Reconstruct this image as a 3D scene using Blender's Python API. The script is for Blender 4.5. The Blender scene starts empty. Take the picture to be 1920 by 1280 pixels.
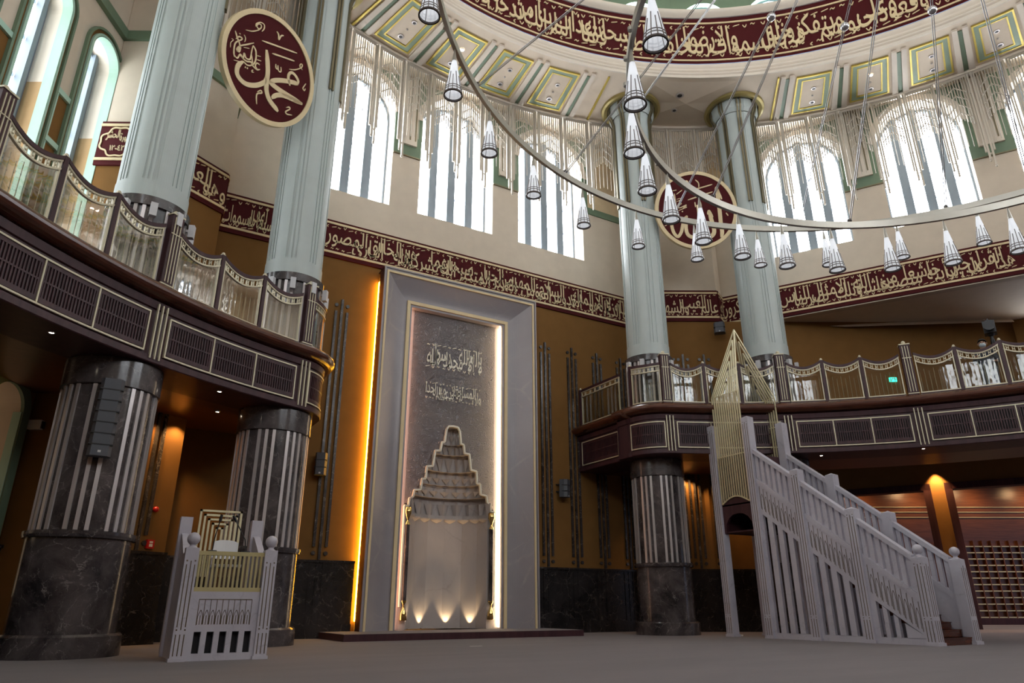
import bpy, math, random
from math import sin, cos, pi, radians as rad, degrees as deg, hypot, atan2, sqrt
from mathutils import Vector, Matrix

# ------------------------------------------------------------------ camera, world, exposure
# Everything is laid out in hall units about the centre of the hexagonal hall and the whole
# world is scaled to metres at the end (S).
S = 0.62
scene = bpy.context.scene
COL = scene.collection
cam_d = bpy.data.cameras.new('camera'); cam = bpy.data.objects.new('camera', cam_d); COL.objects.link(cam)
cam_d.sensor_width = 36.0; cam_d.lens = 36.0 * 1312.4 / 1920.0
cam_d.clip_start = 0.05; cam_d.clip_end = 300
cam.location = (-11.635, -3.269, 1.0)
cam.rotation_euler = (rad(90 + 20.655), 0, rad(-30.363))
scene.camera = cam
world = bpy.data.worlds.new('world'); scene.world = world; world.use_nodes = True
world.node_tree.nodes['Background'].inputs[0].default_value = (0.55, 0.68, 1.0, 1)
world.node_tree.nodes['Background'].inputs[1].default_value = 0.3
vs = scene.view_settings
vs.view_transform = 'Standard'; vs.look = 'None'; vs.gamma = 1.0; vs.use_curve_mapping = False
vs.exposure = 0.88
scene.cycles.max_bounces = 8; scene.cycles.diffuse_bounces = 5; scene.cycles.glossy_bounces = 3
scene.cycles.transparent_max_bounces = 12; scene.cycles.transmission_bounces = 3
scene.cycles.caustics_reflective = False; scene.cycles.caustics_refractive = False
scene.cycles.sample_clamp_indirect = 4.0
scene.cycles.use_denoising = True
SKY = 9.0                                   # radiance of the overcast sky seen through the panes

# ------------------------------------------------------------------ materials
def mat(name):
    m = bpy.data.materials.new(name); m.use_nodes = True
    nt = m.node_tree; b = nt.nodes['Principled BSDF']
    return m, nt, b
def coords(nt, scale=(1, 1, 1)):
    t = nt.nodes.new('ShaderNodeTexCoord'); mp = nt.nodes.new('ShaderNodeMapping')
    mp.inputs['Scale'].default_value = scale
    nt.links.new(t.outputs['Object'], mp.inputs[0]); return mp.outputs[0]
def noise(nt, vec, scale, detail=4, rough=0.55, dist=0.0):
    n = nt.nodes.new('ShaderNodeTexNoise'); n.inputs['Scale'].default_value = scale
    n.inputs['Detail'].default_value = detail; n.inputs['Roughness'].default_value = rough
    n.inputs['Distortion'].default_value = dist
    nt.links.new(vec, n.inputs['Vector']); return n
def ramp(nt, fac, stops):
    r = nt.nodes.new('ShaderNodeValToRGB'); e = r.color_ramp.elements
    e[0].position, e[0].color = stops[0][0], (*stops[0][1], 1)
    e[1].position, e[1].color = stops[-1][0], (*stops[-1][1], 1)
    for p, c in stops[1:-1]:
        x = e.new(p); x.color = (*c, 1)
    nt.links.new(fac, r.inputs[0]); return r.outputs[0]
def bump(nt, b, h, strength=0.2, dist=0.02):
    n = nt.nodes.new('ShaderNodeBump'); n.inputs['Strength'].default_value = strength
    n.inputs['Distance'].default_value = dist
    nt.links.new(h, n.inputs['Height']); nt.links.new(n.outputs[0], b.inputs['Normal'])
def plain(name, c, rough=0.6, metal=0.0, var=0.08, scale=3.0, coat=0.0, bmp=0.0, spec=0.5):
    m, nt, b = mat(name)
    v = coords(nt); n = noise(nt, v, scale, 5)
    lo = tuple(x * (1 - var) for x in c); hi = tuple(min(1, x * (1 + var)) for x in c)
    nt.links.new(ramp(nt, n.outputs['Fac'], [(0.3, lo), (0.7, hi)]), b.inputs['Base Color'])
    b.inputs['Roughness'].default_value = rough; b.inputs['Metallic'].default_value = metal
    b.inputs['Coat Weight'].default_value = coat; b.inputs['Specular IOR Level'].default_value = spec
    if bmp: bump(nt, b, n.outputs['Fac'], bmp)
    return m
def marble(name, base, mid, vein, rough, scale=1.4, amount=0.06):
    m, nt, b = mat(name)
    v = coords(nt)
    big = noise(nt, v, scale * 0.6, 6, 0.6, 0.6)
    wv = nt.nodes.new('ShaderNodeVectorMath'); wv.operation = 'MULTIPLY_ADD'
    nt.links.new(big.outputs['Color'], wv.inputs[0]); wv.inputs[1].default_value = (0.9, 0.9, 0.9); nt.links.new(v, wv.inputs[2])
    vo = nt.nodes.new('ShaderNodeTexVoronoi'); vo.feature = 'DISTANCE_TO_EDGE'; vo.inputs['Scale'].default_value = scale
    nt.links.new(wv.outputs[0], vo.inputs['Vector'])
    vo2 = nt.nodes.new('ShaderNodeTexVoronoi'); vo2.feature = 'DISTANCE_TO_EDGE'; vo2.inputs['Scale'].default_value = scale * 2.7
    nt.links.new(wv.outputs[0], vo2.inputs['Vector'])
    body = ramp(nt, big.outputs['Fac'], [(0.35, base), (0.68, mid)])
    v1 = ramp(nt, vo.outputs['Distance'], [(0.0, (1, 1, 1)), (amount * 0.45, (0, 0, 0))])
    v2 = ramp(nt, vo2.outputs['Distance'], [(0.0, (0.55, 0.55, 0.55)), (amount * 0.35, (0, 0, 0))])
    fine = noise(nt, v, scale * 3.2, 5, 0.65)
    k = nt.nodes.new('ShaderNodeMath'); k.operation = 'MAXIMUM'; nt.links.new(v1, k.inputs[0]); nt.links.new(v2, k.inputs[1])
    k2 = nt.nodes.new('ShaderNodeMath'); k2.operation = 'MULTIPLY'; nt.links.new(k.outputs[0], k2.inputs[0])
    nt.links.new(ramp(nt, fine.outputs['Fac'], [(0.4, (0, 0, 0)), (0.65, (1, 1, 1))]), k2.inputs[1])
    mx = nt.nodes.new('ShaderNodeMix'); mx.data_type = 'RGBA'
    nt.links.new(k2.outputs[0], mx.inputs['Factor']); nt.links.new(body, mx.inputs['A']); mx.inputs['B'].default_value = (*vein, 1)
    nt.links.new(mx.outputs['Result'], b.inputs['Base Color'])
    b.inputs['Roughness'].default_value = rough
    return m
def wood(name, dark, light, rough=0.3, scale=2.0, axis=(1, 1, 0.08), coat=0.3, spec=0.5):
    m, nt, b = mat(name)
    v = coords(nt, axis); n = noise(nt, v, scale * 4, 6, 0.6, 0.4)
    nt.links.new(ramp(nt, n.outputs['Fac'], [(0.3, dark), (0.72, light)]), b.inputs['Base Color'])
    b.inputs['Roughness'].default_value = rough; b.inputs['Coat Weight'].default_value = coat; b.inputs['Specular IOR Level'].default_value = spec
    b.inputs['Coat Roughness'].default_value = 0.25
    return m
def glow(name, c, s):
    m, nt, b = mat(name)
    b.inputs['Base Color'].default_value = (*c, 1)
    b.inputs['Emission Color'].default_value = (*c, 1); b.inputs['Emission Strength'].default_value = s
    return m

M = {}
M['cream'] = plain('cream_suede', (0.66, 0.565, 0.455), 0.85, var=0.04)
M['cream_white'] = plain('cream_plaster', (0.75, 0.665, 0.565), 0.7, var=0.03)
M['mustard'] = plain('mustard_suede', (0.2, 0.1, 0.03), 0.85, var=0.06, spec=0.15)
M['tan'] = plain('tan_suede', (0.5, 0.33, 0.17), 0.85, var=0.05, spec=0.2)  # mustard of the window jambs, window light painted in as a brighter copy
M['ceiling'] = plain('ceiling_fabric', (0.76, 0.645, 0.515), 0.75, var=0.03)
M['pale_green'] = plain('pale_green_paint', (0.46, 0.515, 0.505), 0.42, var=0.03)
M['green'] = plain('sage_green_paint', (0.145, 0.215, 0.14), 0.5, var=0.06)
M['ceil_green'] = plain('ceiling_sage_paint', (0.27, 0.36, 0.26), 0.5, var=0.05)
M['mint'] = plain('mint_paint', (0.4, 0.6, 0.49), 0.5, var=0.03)
M['maroon'] = plain('maroon_board', (0.068, 0.0085, 0.010), 0.7, var=0.08, spec=0.12)
M['gold_letter'] = plain('gold_leaf_lettering', (0.72, 0.575, 0.335), 0.5, 0.0, var=0.06)
M['gold_line'] = plain('gold_line', (0.6, 0.44, 0.14), 0.35, 0.5, var=0.06)
M['ceil_gold'] = plain('ceiling_gold', (0.55, 0.42, 0.08), 0.4, 0.4, var=0.06)
M['wood'] = wood('mahogany', (0.036, 0.0125, 0.017), (0.07, 0.026, 0.031), 0.42, coat=0.04, spec=0.3)
M['wood_red'] = wood('red_brown_mahogany', (0.055, 0.016, 0.009), (0.12, 0.036, 0.018), 0.22, axis=(0.3, 0.3, 2))
M['wood_soffit'] = wood('soffit_veneer', (0.085, 0.03, 0.014), (0.13, 0.047, 0.022), 0.35, axis=(0.4, 2, 1))
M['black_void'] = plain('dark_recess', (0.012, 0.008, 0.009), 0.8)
M['ivory'] = plain('ivory_gold_bead', (0.62, 0.56, 0.4), 0.4, 0.2, var=0.04)
M['dark_marble'] = marble('dark_brown_marble', (0.02, 0.0175, 0.02), (0.125, 0.106, 0.107), (0.27, 0.24, 0.23), 0.16, 2.6, 0.05)
M['dado_marble'] = marble('dado_marble', (0.008, 0.0075, 0.008), (0.03, 0.026, 0.027), (0.12, 0.105, 0.095), 0.25, 2.2, 0.05)
M['strip_marble'] = marble('strip_marble', (0.02, 0.018, 0.02), (0.07, 0.06, 0.058), (0.3, 0.26, 0.23), 0.25, 3)
M['grey_marble'] = marble('grey_marble', (0.27, 0.248, 0.268), (0.345, 0.32, 0.337), (0.375, 0.335, 0.33), 0.35, 0.5, 0.05)
M['niche_marble'] = marble('niche_marble', (0.4, 0.36, 0.345), (0.5, 0.45, 0.43), (0.36, 0.31, 0.29), 0.35, 0.7, 0.04)
M['white_marble'] = marble('white_marble', (0.46, 0.44, 0.5), (0.55, 0.53, 0.59), (0.39, 0.375, 0.43), 0.35, 1.6, 0.07)
M['groove'] = plain('gold_groove', (0.13, 0.095, 0.06), 0.5, 0.2)
M['dark_slot'] = plain('dark_slot', (0.012, 0.011, 0.014), 0.7)
M['steel'] = plain('satin_steel_strip', (0.56, 0.515, 0.51), 0.32, 0.45, var=0.05)
M['brass'] = plain('brass', (0.75, 0.55, 0.22), 0.18, 1.0, var=0.05)
M['gold_rod'] = plain('satin_gold_rod', (0.72, 0.65, 0.42), 0.38, 0.35, var=0.05)
M['gold_panel'] = plain('gold_panel', (0.5, 0.43, 0.22), 0.4, 0.35, var=0.05)
M['bronze'] = plain('bronze_strip', (0.22, 0.19, 0.12), 0.38, 0.7, var=0.06)
M['rod'] = plain('pearl_metal_rod', (0.6, 0.54, 0.46), 0.32, 0.4, var=0.05)
M['chand'] = plain('chandelier_metal', (0.42, 0.4, 0.35), 0.36, 0.75, var=0.06)
M['cable'] = plain('steel_cable', (0.6, 0.6, 0.62), 0.3, 0.9, var=0.04)
M['lamp_dark'] = plain('dark_lamp_trim', (0.06, 0.045, 0.04), 0.4, 0.4)
M['lamp_slat'] = plain('taupe_lamp_slat', (0.2, 0.17, 0.15), 0.4, 0.3)
M['frame_blue'] = plain('blue_grey_mullion', (0.2, 0.245, 0.29), 0.5, var=0.05)
M['speaker'] = plain('speaker_grey', (0.075, 0.08, 0.095), 0.55, var=0.05)
M['speaker_dark'] = plain('speaker_gap', (0.012, 0.012, 0.014), 0.6)
M['plastic_white'] = plain('white_plastic', (0.6, 0.6, 0.62), 0.45, var=0.02)
M['black'] = plain('black_plastic', (0.015, 0.015, 0.017), 0.4)
M['red'] = plain('red_plastic', (0.45, 0.01, 0.012), 0.3)
M['skin'] = plain('skin', (0.45, 0.27, 0.19), 0.55, var=0.05)
M['hair'] = plain('dark_hair', (0.03, 0.022, 0.018), 0.6)
M['cloth'] = plain('dark_jacket', (0.03, 0.035, 0.05), 0.85, var=0.1)
M['mask'] = plain('pale_blue_mask', (0.5, 0.6, 0.66), 0.8)
M['paper'] = plain('paper', (0.75, 0.73, 0.7), 0.8)
M['shelf_wood'] = wood('shelf_wood', (0.13, 0.045, 0.018), (0.24, 0.085, 0.032), 0.35, axis=(0.2, 0.2, 3))
M['led_white'] = glow('led_warm_white', (1.0, 0.72, 0.42), 11.0)
M['led_pink'] = glow('led_peach', (1.0, 0.5, 0.28), 6.0)
M['led_yellow'] = glow('led_amber', (1.0, 0.47, 0.03), 20.0)
M['lamp_glow'] = glow('downlight_glow', (1.0, 0.85, 0.65), 25.0)
M['exit_green'] = glow('exit_sign_green', (0.05, 0.8, 0.6), 1.2)

def carpet():
    m, nt, b = mat('grey_brown_carpet')
    v = coords(nt); v2 = coords(nt, (0.35, 1.6, 1))
    n1 = noise(nt, v2, 1.1, 6, 0.65); n2 = noise(nt, v, 60, 3, 0.6)
    c = ramp(nt, n1.outputs['Fac'], [(0.3, (0.072, 0.053, 0.059)), (0.7, (0.122, 0.092, 0.1))])
    mx = nt.nodes.new('ShaderNodeMix'); mx.data_type = 'RGBA'; mx.blend_type = 'MULTIPLY'; mx.inputs['Factor'].default_value = 0.35
    nt.links.new(c, mx.inputs['A']); nt.links.new(n2.outputs['Color'], mx.inputs['B'])
    nt.links.new(mx.outputs['Result'], b.inputs['Base Color']); b.inputs['Roughness'].default_value = 0.95
    b.inputs['Sheen Weight'].default_value = 0.3
    bump(nt, b, n2.outputs['Fac'], 0.4, 0.01)
    return m
M['carpet'] = carpet()
def relief():                               # carved script relief on the mihrab panel
    m, nt, b = mat('carved_grey_marble')
    v = coords(nt)
    big = noise(nt, v, 1.5, 3)
    nt.links.new(ramp(nt, big.outputs['Fac'], [(0.3, (0.2, 0.185, 0.205)), (0.7, (0.25, 0.232, 0.25))]), b.inputs['Base Color'])
    b.inputs['Roughness'].default_value = 0.5
    n = noise(nt, v, 3.4 / S, 0.0, 0.4, 1.6)
    k = nt.nodes.new('ShaderNodeMath'); k.operation = 'PINGPONG'; k.inputs[1].default_value = 0.045
    nt.links.new(n.outputs['Fac'], k.inputs[0])
    h = ramp(nt, k.outputs[0], [(0.010, (0, 0, 0)), (0.024, (1, 1, 1))])
    bump(nt, b, h, 1.0, 0.06)
    return m
M['relief'] = relief()
def glass():
    m = bpy.data.materials.new('balustrade_glass'); m.use_nodes = True; nt = m.node_tree; nt.nodes.clear()
    o = nt.nodes.new('ShaderNodeOutputMaterial'); t = nt.nodes.new('ShaderNodeBsdfTransparent'); g = nt.nodes.new('ShaderNodeBsdfGlossy')
    g.inputs['Roughness'].default_value = 0.02; t.inputs[0].default_value = (0.9, 0.9, 0.87, 1)
    f = nt.nodes.new('ShaderNodeFresnel'); f.inputs[0].default_value = 1.6
    nz = noise(nt, coords(nt), 2.2 / S, 2, 0.5); bp = nt.nodes.new('ShaderNodeBump'); bp.inputs['Strength'].default_value = 0.018; bp.inputs['Distance'].default_value = 0.05
    nt.links.new(nz.outputs['Fac'], bp.inputs['Height']); nt.links.new(bp.outputs[0], g.inputs['Normal'])
    mx = nt.nodes.new('ShaderNodeMixShader'); k = nt.nodes.new('ShaderNodeMath'); k.operation = 'MULTIPLY_ADD'; k.inputs[1].default_value = 0.4; k.inputs[2].default_value = 0.0
    nt.links.new(f.outputs[0], k.inputs[0]); nt.links.new(k.outputs[0], mx.inputs[0]); nt.links.new(t.outputs[0], mx.inputs[1]); nt.links.new(g.outputs[0], mx.inputs[2])
    nt.links.new(mx.outputs[0], o.inputs[0]); return m
M['glass'] = glass()
def pane(name, s, dots=True):               # printed glass with the bright sky behind it
    m, nt, b = mat(name)
    b.inputs['Base Color'].default_value = (0.6, 0.65, 0.7, 1); b.inputs['Roughness'].default_value = 0.15
    t = nt.nodes.new('ShaderNodeTexCoord'); mp = nt.nodes.new('ShaderNodeMapping')
    nt.links.new(t.outputs['UV'], mp.inputs[0]); mp.inputs['Scale'].default_value = (1.9, 1.55, 1)
    sep = nt.nodes.new('ShaderNodeSeparateXYZ'); nt.links.new(mp.outputs[0], sep.inputs[0])
    def mth(op, a, bb=None):
        k = nt.nodes.new('ShaderNodeMath'); k.operation = op
        for i, q in enumerate((a, bb)):
            if q is None: continue
            if isinstance(q, (int, float)): k.inputs[i].default_value = q
            else: nt.links.new(q, k.inputs[i])
        return k.outputs[0]
    row = mth('FLOOR', sep.outputs[1]); half = mth('MULTIPLY', mth('MODULO', row, 2.0), 0.5)
    fx = mth('SUBTRACT', mth('FRACT', mth('ADD', sep.outputs[0], half)), 0.5)
    fy = mth('SUBTRACT', mth('FRACT', sep.outputs[1]), 0.5)
    d = mth('SQRT', mth('ADD', mth('POWER', fx, 2.0), mth('POWER', mth('MULTIPLY', fy, 1.25), 2.0)))
    dot = ramp(nt, d, [(0.14, (0.045, 0.06, 0.085)), (0.18, (1, 1, 1))]) if dots else None
    nz = noise(nt, coords(nt), 0.35, 2)
    col = ramp(nt, nz.outputs['Fac'], [(0.3, (0.88, 0.94, 1.0)), (0.7, (0.97, 0.98, 1.0))])
    if dots:
        mx = nt.nodes.new('ShaderNodeMix'); mx.data_type = 'RGBA'; mx.blend_type = 'MULTIPLY'; mx.inputs['Factor'].default_value = 1.0
        nt.links.new(col, mx.inputs['A']); nt.links.new(dot, mx.inputs['B']); col = mx.outputs['Result']
    nt.links.new(col, b.inputs['Emission Color']); b.inputs['Emission Strength'].default_value = s
    return m
def opal():                                 # thin opal shade: reflects and lets light through
    m = bpy.data.materials.new('opal_lamp_shade'); m.use_nodes = True; nt = m.node_tree; nt.nodes.clear()
    o = nt.nodes.new('ShaderNodeOutputMaterial'); d = nt.nodes.new('ShaderNodeBsdfDiffuse'); t = nt.nodes.new('ShaderNodeBsdfTranslucent')
    n = noise(nt, coords(nt), 4, 2); c = ramp(nt, n.outputs['Fac'], [(0.3, (0.9, 0.915, 0.94)), (0.7, (0.94, 0.95, 0.97))])
    nt.links.new(c, d.inputs[0]); nt.links.new(c, t.inputs[0])
    x = nt.nodes.new('ShaderNodeMixShader'); x.inputs[0].default_value = 0.45
    e = nt.nodes.new('ShaderNodeEmission'); e.inputs[0].default_value = (0.9, 0.94, 1.0, 1); e.inputs[1].default_value = 0.13; a = nt.nodes.new('ShaderNodeAddShader')   # added glow that whitens the shade, no lamp inside
    nt.links.new(d.outputs[0], x.inputs[1]); nt.links.new(t.outputs[0], x.inputs[2]); nt.links.new(x.outputs[0], a.inputs[0]); nt.links.new(e.outputs[0], a.inputs[1]); nt.links.new(a.outputs[0], o.inputs[0]); return m
M['lamp_white'] = opal()
M['pane'] = pane('printed_window_glass', SKY)
M['pane_left'] = pane('left_window_glass', SKY * 0.42)
M['pane_dome'] = pane('dome_window_glass', SKY * 1.2)
M['pane_low'] = glow('dim_low_window_glass', (0.62, 0.47, 0.32), 0.32)
M['cream_yellow'] = plain('cream_yellow_suede', (0.66, 0.52, 0.33), 0.8)
M['outline'] = plain('pale_gold_outline', (0.86, 0.8, 0.66), 0.4, var=0.03)  # gold painted paler, so the light on it sits in the colour
M['ring_gold'] = plain('antique_gold_ring', (0.36, 0.29, 0.11), 0.35, 0.5)

# ------------------------------------------------------------------ mesh builder and tagging
class MB:
    """collects shapes; map_(p) takes each point to hall coordinates"""
    def __init__(self, map_=None):
        self.v = []; self.f = []; self.mi = []; self.sm = []; self.map = map_; self.cur = 0; self.smooth = False
    def add(self, vs, fs, smooth=None):
        b = len(self.v)
        self.v += [self.map(p) for p in vs] if self.map else [tuple(p) for p in vs]
        s = self.smooth if smooth is None else smooth
        for f in fs:
            self.f.append([b + i for i in f]); self.mi.append(self.cur); self.sm.append(s)
        return self
    def box(self, x0, x1, y0, y1, z0, z1):
        v = [(x, y, z) for z in (z0, z1) for y in (y0, y1) for x in (x0, x1)]
        return self.add(v, [(0, 2, 3, 1), (4, 5, 7, 6), (0, 1, 5, 4), (2, 6, 7, 3), (0, 4, 6, 2), (1, 3, 7, 5)], False)
    def bar(self, p, q, w, h=None, up=(0, 0, 1)):
        """square bar from p to q; w across, h along up"""
        h = h or w; p = Vector(p); q = Vector(q); d = (q - p).normalized(); u = Vector(up)
        if abs(d.dot(u)) > 0.99: u = Vector((0, 1, 0))
        s = d.cross(u).normalized(); t = s.cross(d).normalized()
        v = [p + s * a * w / 2 + t * b * h / 2 for a, b in ((-1, -1), (1, -1), (1, 1), (-1, 1))]
        v += [x + (q - p) for x in v]
        return self.add([tuple(x) for x in v], [(0, 1, 2, 3), (7, 6, 5, 4), (0, 4, 5, 1), (1, 5, 6, 2), (2, 6, 7, 3), (3, 7, 4, 0)], False)
    def tube(self, pts, r, n=8, caps=True, closed=False):
        pts = [Vector(p) for p in pts]; N = len(pts); rr = r if isinstance(r, (list, tuple)) else [r] * N
        vs = []; ref = Vector((0.31, 0.17, 0.93))
        for i, p in enumerate(pts):
            a = pts[(i - 1) % N] if (closed or i > 0) else p; b = pts[(i + 1) % N] if (closed or i < N - 1) else p
            d = (b - a).normalized()
            if abs(d.dot(ref)) > 0.95: ref = Vector((0.9, -0.3, 0.1))
            s = d.cross(ref).normalized(); t = d.cross(s)
            for k in range(n):
                an = 2 * pi * k / n; vs.append(tuple(p + (s * cos(an) + t * sin(an)) * rr[i]))
        fs = []
        for i in range(N if closed else N - 1):
            j = (i + 1) % N
            for k in range(n):
                fs.append((i * n + k, i * n + (k + 1) % n, j * n + (k + 1) % n, j * n + k))
        self.add(vs, fs, True)
        if caps and not closed:
            self.add(vs[:n], [tuple(range(n))], False); self.add(vs[-n:], [tuple(range(n))[::-1]], False)
        return self
    def lathe(self, prof, c=(0, 0), n=32, a0=0.0, a1=2 * pi, soft=False):
        """prof of (r, z); azimuth measured from +y towards +x"""
        full = abs(a1 - a0 - 2 * pi) < 1e-6; K = n if full else n + 1
        ang = [a0 + (a1 - a0) * k / n for k in range(K)]
        def ring(r, z): return [(c[0] + r * sin(a), c[1] + r * cos(a), z) for a in ang]
        segs = [prof] if soft else [prof[i:i + 2] for i in range(len(prof) - 1)]
        for sg in segs:
            vs = []
            for r, z in sg: vs += ring(r, z)
            fs = []
            for i in range(len(sg) - 1):
                for k in range(n):
                    k2 = (k + 1) % K; fs.append((i * K + k, i * K + k2, (i + 1) * K + k2, (i + 1) * K + k))
            self.add(vs, fs, True)
        return self
    def sphere(self, c, r, n=16, m=10, sz=1.0):
        vs = []; fs = []
        for i in range(m + 1):
            th = pi * i / m
            for k in range(n): vs.append((c[0] + r * sin(th) * cos(2 * pi * k / n), c[1] + r * sin(th) * sin(2 * pi * k / n), c[2] + r * sz * cos(th)))
        for i in range(m):
            for k in range(n): fs.append((i * n + k, (i + 1) * n + k, (i + 1) * n + (k + 1) % n, i * n + (k + 1) % n))
        return self.add(vs, fs, True)
    def prism(self, poly, t0, t1, plane='xz', smooth=False):
        """extrude a 2D polygon: plane xz -> along y, xy -> along z, yz -> along x"""
        def P(a, b, t): return {'xz': (a, t, b), 'xy': (a, b, t), 'yz': (t, a, b)}[plane]
        n = len(poly); vs = [P(a, b, t0) for a, b in poly] + [P(a, b, t1) for a, b in poly]
        fs = [tuple(range(n)), tuple(range(2 * n - 1, n - 1, -1))]
        self.add(vs, fs, False)
        self.add(vs, [(i, (i + 1) % n, n + (i + 1) % n, n + i) for i in range(n)], smooth)
        return self
    def sweep(self, path, prof, closed=False, smooth=True, caps=True):
        """horizontal sweep: path of (x, y, nx, ny) with outward normal n; prof of (offset along n, z)"""
        N = len(path)
        for i in range(len(prof) - 1):
            vs = []
            for (x, y, nx, ny) in path:
                for o, z in prof[i:i + 2]: vs.append((x + nx * o, y + ny * o, z))
            fs = [(2 * k, 2 * ((k + 1) % N), 2 * ((k + 1) % N) + 1, 2 * k + 1) for k in range(N if closed else N - 1)]
            self.add(vs, fs, smooth)
        if caps and not closed:
            for (x, y, nx, ny) in (path[0], path[-1]):
                self.add([(x + nx * o, y + ny * o, z) for o, z in prof], [tuple(range(len(prof)))], False)
        return self
    def ribbon(self, pts, w, y0, y1, taper=0.45):
        """flat brush stroke in the xz plane with thickness y0..y1"""
        P = [Vector((a, b)) for a, b in pts]; Q = []
        for i in range(len(P) - 1):
            p0 = P[max(i - 1, 0)]; p1 = P[i]; p2 = P[i + 1]; p3 = P[min(i + 2, len(P) - 1)]
            for k in range(6):
                t = k / 6.0
                Q.append(0.5 * ((2 * p1) + (p2 - p0) * t + (2 * p0 - 5 * p1 + 4 * p2 - p3) * t * t + (3 * p1 - p0 - 3 * p2 + p3) * t ** 3))
        Q.append(P[-1]); n = len(Q); L = []; R = []
        for i, q in enumerate(Q):
            d = (Q[min(i + 1, n - 1)] - Q[max(i - 1, 0)]); d = d.normalized() if d.length > 1e-9 else Vector((1, 0))
            s = Vector((-d.y, d.x)); f = i / (n - 1); e = min(f, 1 - f) * 7
            k = w / 2 * (taper + (1 - taper) * min(1, e)); L.append(q + s * k); R.append(q - s * k)
        vs = [(p.x, y0, p.y) for p in L] + [(p.x, y0, p.y) for p in R] + [(p.x, y1, p.y) for p in L] + [(p.x, y1, p.y) for p in R]
        fs = []
        for i in range(n - 1):
            fs += [(i, i + 1, n + i + 1, n + i), (2 * n + i, 3 * n + i, 3 * n + i + 1, 2 * n + i + 1), (i, 2 * n + i, 2 * n + i + 1, i + 1), (n + i, n + i + 1, 3 * n + i + 1, 3 * n + i)]
        fs += [(0, n, 3 * n, 2 * n), (n - 1, 3 * n - 1, 4 * n - 1, 2 * n - 1)]
        return self.add(vs, fs, False)
    def build(self, name, mats, parent=None, loc=None, uv=None):
        """parent: the thing's Empty or a part mesh; vertices become relative to the thing's base"""
        if not isinstance(mats, (list, tuple)): mats = [mats]
        root = parent
        while root is not None and root.parent is not None: root = root.parent
        if root is not None: o0 = Vector(root.location)
        elif loc is not None: o0 = Vector(loc)
        else:
            xs, ys, zs = zip(*self.v); o0 = Vector(((min(xs) + max(xs)) / 2, (min(ys) + max(ys)) / 2, min(zs)))
        me = bpy.data.meshes.new(name)
        me.from_pydata([(p[0] - o0.x, p[1] - o0.y, p[2] - o0.z) for p in self.v], [], self.f)
        for m in mats: me.materials.append(M[m])
        me.polygons.foreach_set('material_index', self.mi); me.polygons.foreach_set('use_smooth', self.sm)
        if uv:
            l = me.uv_layers.new(name='UVMap')
            for lp in me.loops: l.data[lp.index].uv = uv(self.v[lp.vertex_index])
        me.update()
        o = bpy.data.objects.new(name, me); COL.objects.link(o)
        if parent is not None: o.parent = parent
        else: o.location = o0
        return o

def tag(o, label, cat, group=None):
    o['label'] = label; o['category'] = cat
    if group: o['group'] = group
    return o
def thing(name, label, cat, loc, group=None):
    o = bpy.data.objects.new(name, None); COL.objects.link(o); o.location = loc; o.empty_display_size = 0.2
    return tag(o, label, cat, group)
def structure(o, label=None):
    o['kind'] = 'structure'
    if label: o['label'] = label
    return o
def dup(root, loc=None, rotz=None, label=None):
    r = root.copy(); COL.objects.link(r)
    if loc is not None: r.location = loc
    if rotz is not None: r.rotation_euler = (0, 0, rotz)
    if label: r['label'] = label
    for ch in list(root.children):
        c = ch.copy(); COL.objects.link(c); c.parent = r
        for g in list(ch.children):
            d = g.copy(); COL.objects.link(d); d.parent = c
    return r
def bay(a):
    """bay coordinates (u, d, z): d along the outward normal at azimuth a, u to the right seen from inside"""
    sa, ca = sin(rad(a)), cos(rad(a))
    return lambda p: (p[0] * ca + p[1] * sa, -p[0] * sa + p[1] * ca, p[2])
def polar(R, az, z=0.0, c=(0, 0)): return (c[0] + R * sin(rad(az)), c[1] + R * cos(rad(az)), z)
ORD = ['first', 'second', 'third', 'fourth', 'fifth', 'sixth', 'seventh', 'eighth', 'ninth', 'tenth', 'eleventh', 'twelfth']
# ------------------------------------------------------------------ Arabic lettering
FORMS = {}
def _forms():
    four = {'ب': 0xFE8F, 'ت': 0xFE95, 'ث': 0xFE99, 'ج': 0xFE9D, 'ح': 0xFEA1, 'خ': 0xFEA5, 'س': 0xFEB1, 'ش': 0xFEB5, 'ص': 0xFEB9, 'ض': 0xFEBD,
            'ط': 0xFEC1, 'ظ': 0xFEC5, 'ع': 0xFEC9, 'غ': 0xFECD, 'ف': 0xFED1, 'ق': 0xFED5, 'ك': 0xFED9, 'ل': 0xFEDD, 'م': 0xFEE1, 'ن': 0xFEE5, 'ه': 0xFEE9, 'ي': 0xFEF1, 'ئ': 0xFE89}
    two = {'ا': 0xFE8D, 'د': 0xFEA9, 'ذ': 0xFEAB, 'ر': 0xFEAD, 'ز': 0xFEAF, 'و': 0xFEED, 'ة': 0xFE93, 'ى': 0xFEEF, 'أ': 0xFE83, 'إ': 0xFE87, 'ؤ': 0xFE85}
    for k, b in four.items(): FORMS[k] = (b, b + 1, b + 2, b + 3)
    for k, b in two.items(): FORMS[k] = (b, b + 1, None, None)
_forms()
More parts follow.
